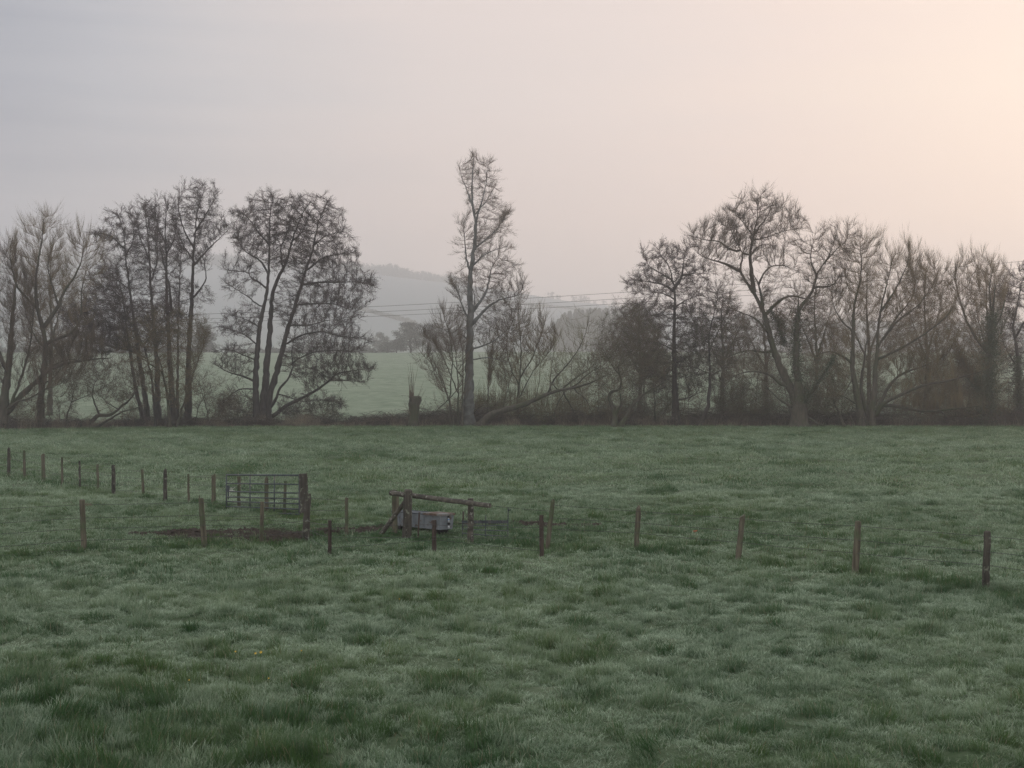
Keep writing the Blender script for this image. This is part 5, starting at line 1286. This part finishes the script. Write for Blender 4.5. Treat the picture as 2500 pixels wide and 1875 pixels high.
mb = MB(); box(mb, tp(.30, Wd / 2, Ht + .028), av * .32, bv * (Wd / 2 + .02), up_ * .006); box(mb, tp(-.022, Wd / 2, Ht + .008), av * .004, bv * (Wd / 2 + .02), up_ * .024); box(mb, tp(.30, -.022, Ht + .008), av * .32, bv * .004, up_ * .024); mb.build('float_box_lid', M['rust'], wt)
mb = MB(); mb.add([tp(.3, .03, Ht - .08), tp(Lh - .03, .03, Ht - .08), tp(Lh - .03, Wd - .03, Ht - .08), tp(.3, Wd - .03, Ht - .08)], Q=[(0, 1, 2, 3)]); mb.build('water', M['water'], wt)
for k in (.25, Lh - .25):
    mb = MB(); box(mb, tp(k, Wd / 2, -.09), av * .07, bv * (Wd / 2 - .03), up_ * .088); mb.build('support_block', M['black'], wt)
f = lambda b0, z0: tp(-.03, b0, z0)
for nm, m_, b0, z0, z1, r_ in (('pipe_elbow', 'black', .25, .30, .335, .026), ('inlet_pipe', 'white', .25, .19, .27, .02), ('pipe_collar', 'blue', .25, .235, .262, .024), ('ball_valve', 'black', .265, .12, .165, .036), ('lower_pipe', 'white', .25, .03, .10, .022)):
    mb = MB(); tube(mb, [f(b0, z0), f(b0, z1)], r_, 10); mb.build(nm, M[m_], wt, smooth=True)

# mud clods, stones, flowers, marker
def clods():
    rng = np.random.default_rng(95); mb = MB(); n = 0
    X = rng.uniform(-11, 2.5, 26000); Y = rng.uniform(32, 40, 26000); k = mudf(X, Y) > rng.uniform(.25, 1, 26000); X, Y = X[k], Y[k]; Z = hfun(X, Y)
    t = np.array([(0, 0, 1), (1, 0, 0), (0, 1, 0), (-1, 0, 0), (0, -1, 0)]); T = np.array([(1, 2, 0), (2, 3, 0), (3, 4, 0), (4, 1, 0)])
    for x, y, z in zip(X, Y, Z):
        s = rng.uniform(.015, .06); v = t * [s * rng.uniform(.8, 2), s * rng.uniform(.8, 1.5), s * rng.uniform(.5, 1.1)] + rng.normal(0, s * .25, (5, 3)); mb.add(v + [x, y, z - s * .1], T=T)
    return tag(mb.build('mud_clods', M['clod'], smooth=True), 'brown poached mud trodden up beside the gate and trough', kind='stuff')
clods()
def stone(px, py, s, label):
    rng = np.random.default_rng(int(px)); x, y = gp(px, py); z = gnd(x, y); mb = MB()
    tube(mb, [(x - s, y, z + .01), (x - s * .5, y, z + s * .3), (x + s * .3, y, z + s * .35), (x + s, y, z + .01)], [s * .1, s * .42, s * .45, s * .08], 8, rough=.12, rng=rng)
    tag(mb.build('stone', M['stone'], smooth=True), label, 'stone')
stone(765, 1291, .12, 'pale reddish stone on the ground just right of the gate post')
def flower(px, py, s, label):
    rng = np.random.default_rng(int(px * 7)); x, y = gp(px, py); z = gnd(x, y) + .15
    s *= .62; r = tag(empty('yellow_flower', (x, y, z)), label, 'flower', 'yellow flowers dotted in the near grass'); mb = MB()
    n = 7; a = np.arange(n) * 6.28 / n; c = np.array([x, y, z]); o = np.stack([np.cos(a), -.3 + np.sin(a) * .5, np.sin(a) * .8 + .3], 1) * s; w = np.stack([-np.sin(a), 0 * a, np.cos(a)], 1) * s * .3
    V = np.stack([c + 0 * o, c + o * .55 + w, c + o, c + o * .55 - w], 1); mb.add(V.reshape(-1, 3), Q=np.arange(4 * n).reshape(-1, 4)); mb.build('petals', M['petal'], r)
    mb = MB(); tube(mb, [(x, y + .01, z - .17), (x, y + .004, z)], .003, 5); mb.build('stem', M['spring'], r)
for px, py, s, lb in ((575, 1622, .028, 'single pale yellow flower left of the two brightest ones'), (624, 1626, .034, 'orange-yellow flower, left of the brightest pair in the near grass'), (637, 1623, .04, 'largest yellow flower, right of the brightest pair in the near grass'),
                  (736, 1626, .024, 'small yellow flower to the right of the brightest pair'), (656, 1690, .022, 'small yellow flower below the brightest pair'), (462, 1698, .022, 'small yellow flower low at the left in the near grass'),
                  (975, 1489, .02, 'tiny yellow flower in the middle of the near grass'), (1120, 1632, .02, 'tiny yellow flower farthest to the right')):
    flower(px, py, s * .85, lb)
def marker():
    x, y = gp(1697, 1308); z = gnd(x, y); mb = MB(); tube(mb, [(x, y, z), (x, y, z + .15)], .008, 6); box(mb, (x, y, z + .16), (.05, 0, .005), (0, .012, 0), (0, 0, .012))
    tag(mb.build('marker_peg', M['orange']), 'small orange plastic peg in the grass between the posts right of the trough', 'peg')
marker()
# slim fence along the foot of the bank
bf = tag(empty('bank_fence', (0, 143, 0)), 'faint fence of thin stakes and wire along the foot of the tree bank', 'fence')
ed = lambda px: np.interp(px, [-300, 0, 400, 1000, 1300, 2500, 2900], [130, 131, 144, 147, 147, 145, 145]) - .8
bp_ = []
for px in np.arange(-250, 2800, 118):
    px = px + rng.uniform(-15, 15); Y = float(ed(px)); x = (px - 1250) / F * Y; z = gnd(x, Y); mb = MB(); l = rng.normal(0, .04)
    tube(mb, [(x, Y, z - .2), (x + l, Y, z + 1.05)], .045, 6, rough=.05, rng=rng); mb.build('stake', M['post_dark'], bf); bp_.append(np.array([x + l, Y - .05, z]))
for z_ in (.95, .65, .35): wire(bf, [p + [0, 0, z_] for p in bp_], r=.006, barbs=False)

# ---------------------------------------------------------------- haze
HZ = 0.0007
mb = MB(); box(mb, (0, 1900, 120), (3400, 0, 0), (0, 2100, 0), (0, 0, 142))
hm_, t_, b_ = mat('haze_air'); t_.nodes.remove(b_)
pv = t_.nodes.new('ShaderNodeVolumePrincipled'); pv.inputs['Density'].default_value = HZ; pv.inputs['Color'].default_value = (0.98, 0.98, 0.985, 1); pv.inputs['Anisotropy'].default_value = 0.55
t_.links.new(pv.outputs[0], t_.nodes['Material Output'].inputs['Volume'])
hzo = mb.build('haze', hm_); tag(hzo, kind='stuff')
0 and print('VERTS', sum(len(o.data.vertices) for o in bpy.data.objects if o.type == 'MESH'), [s for s in stat])
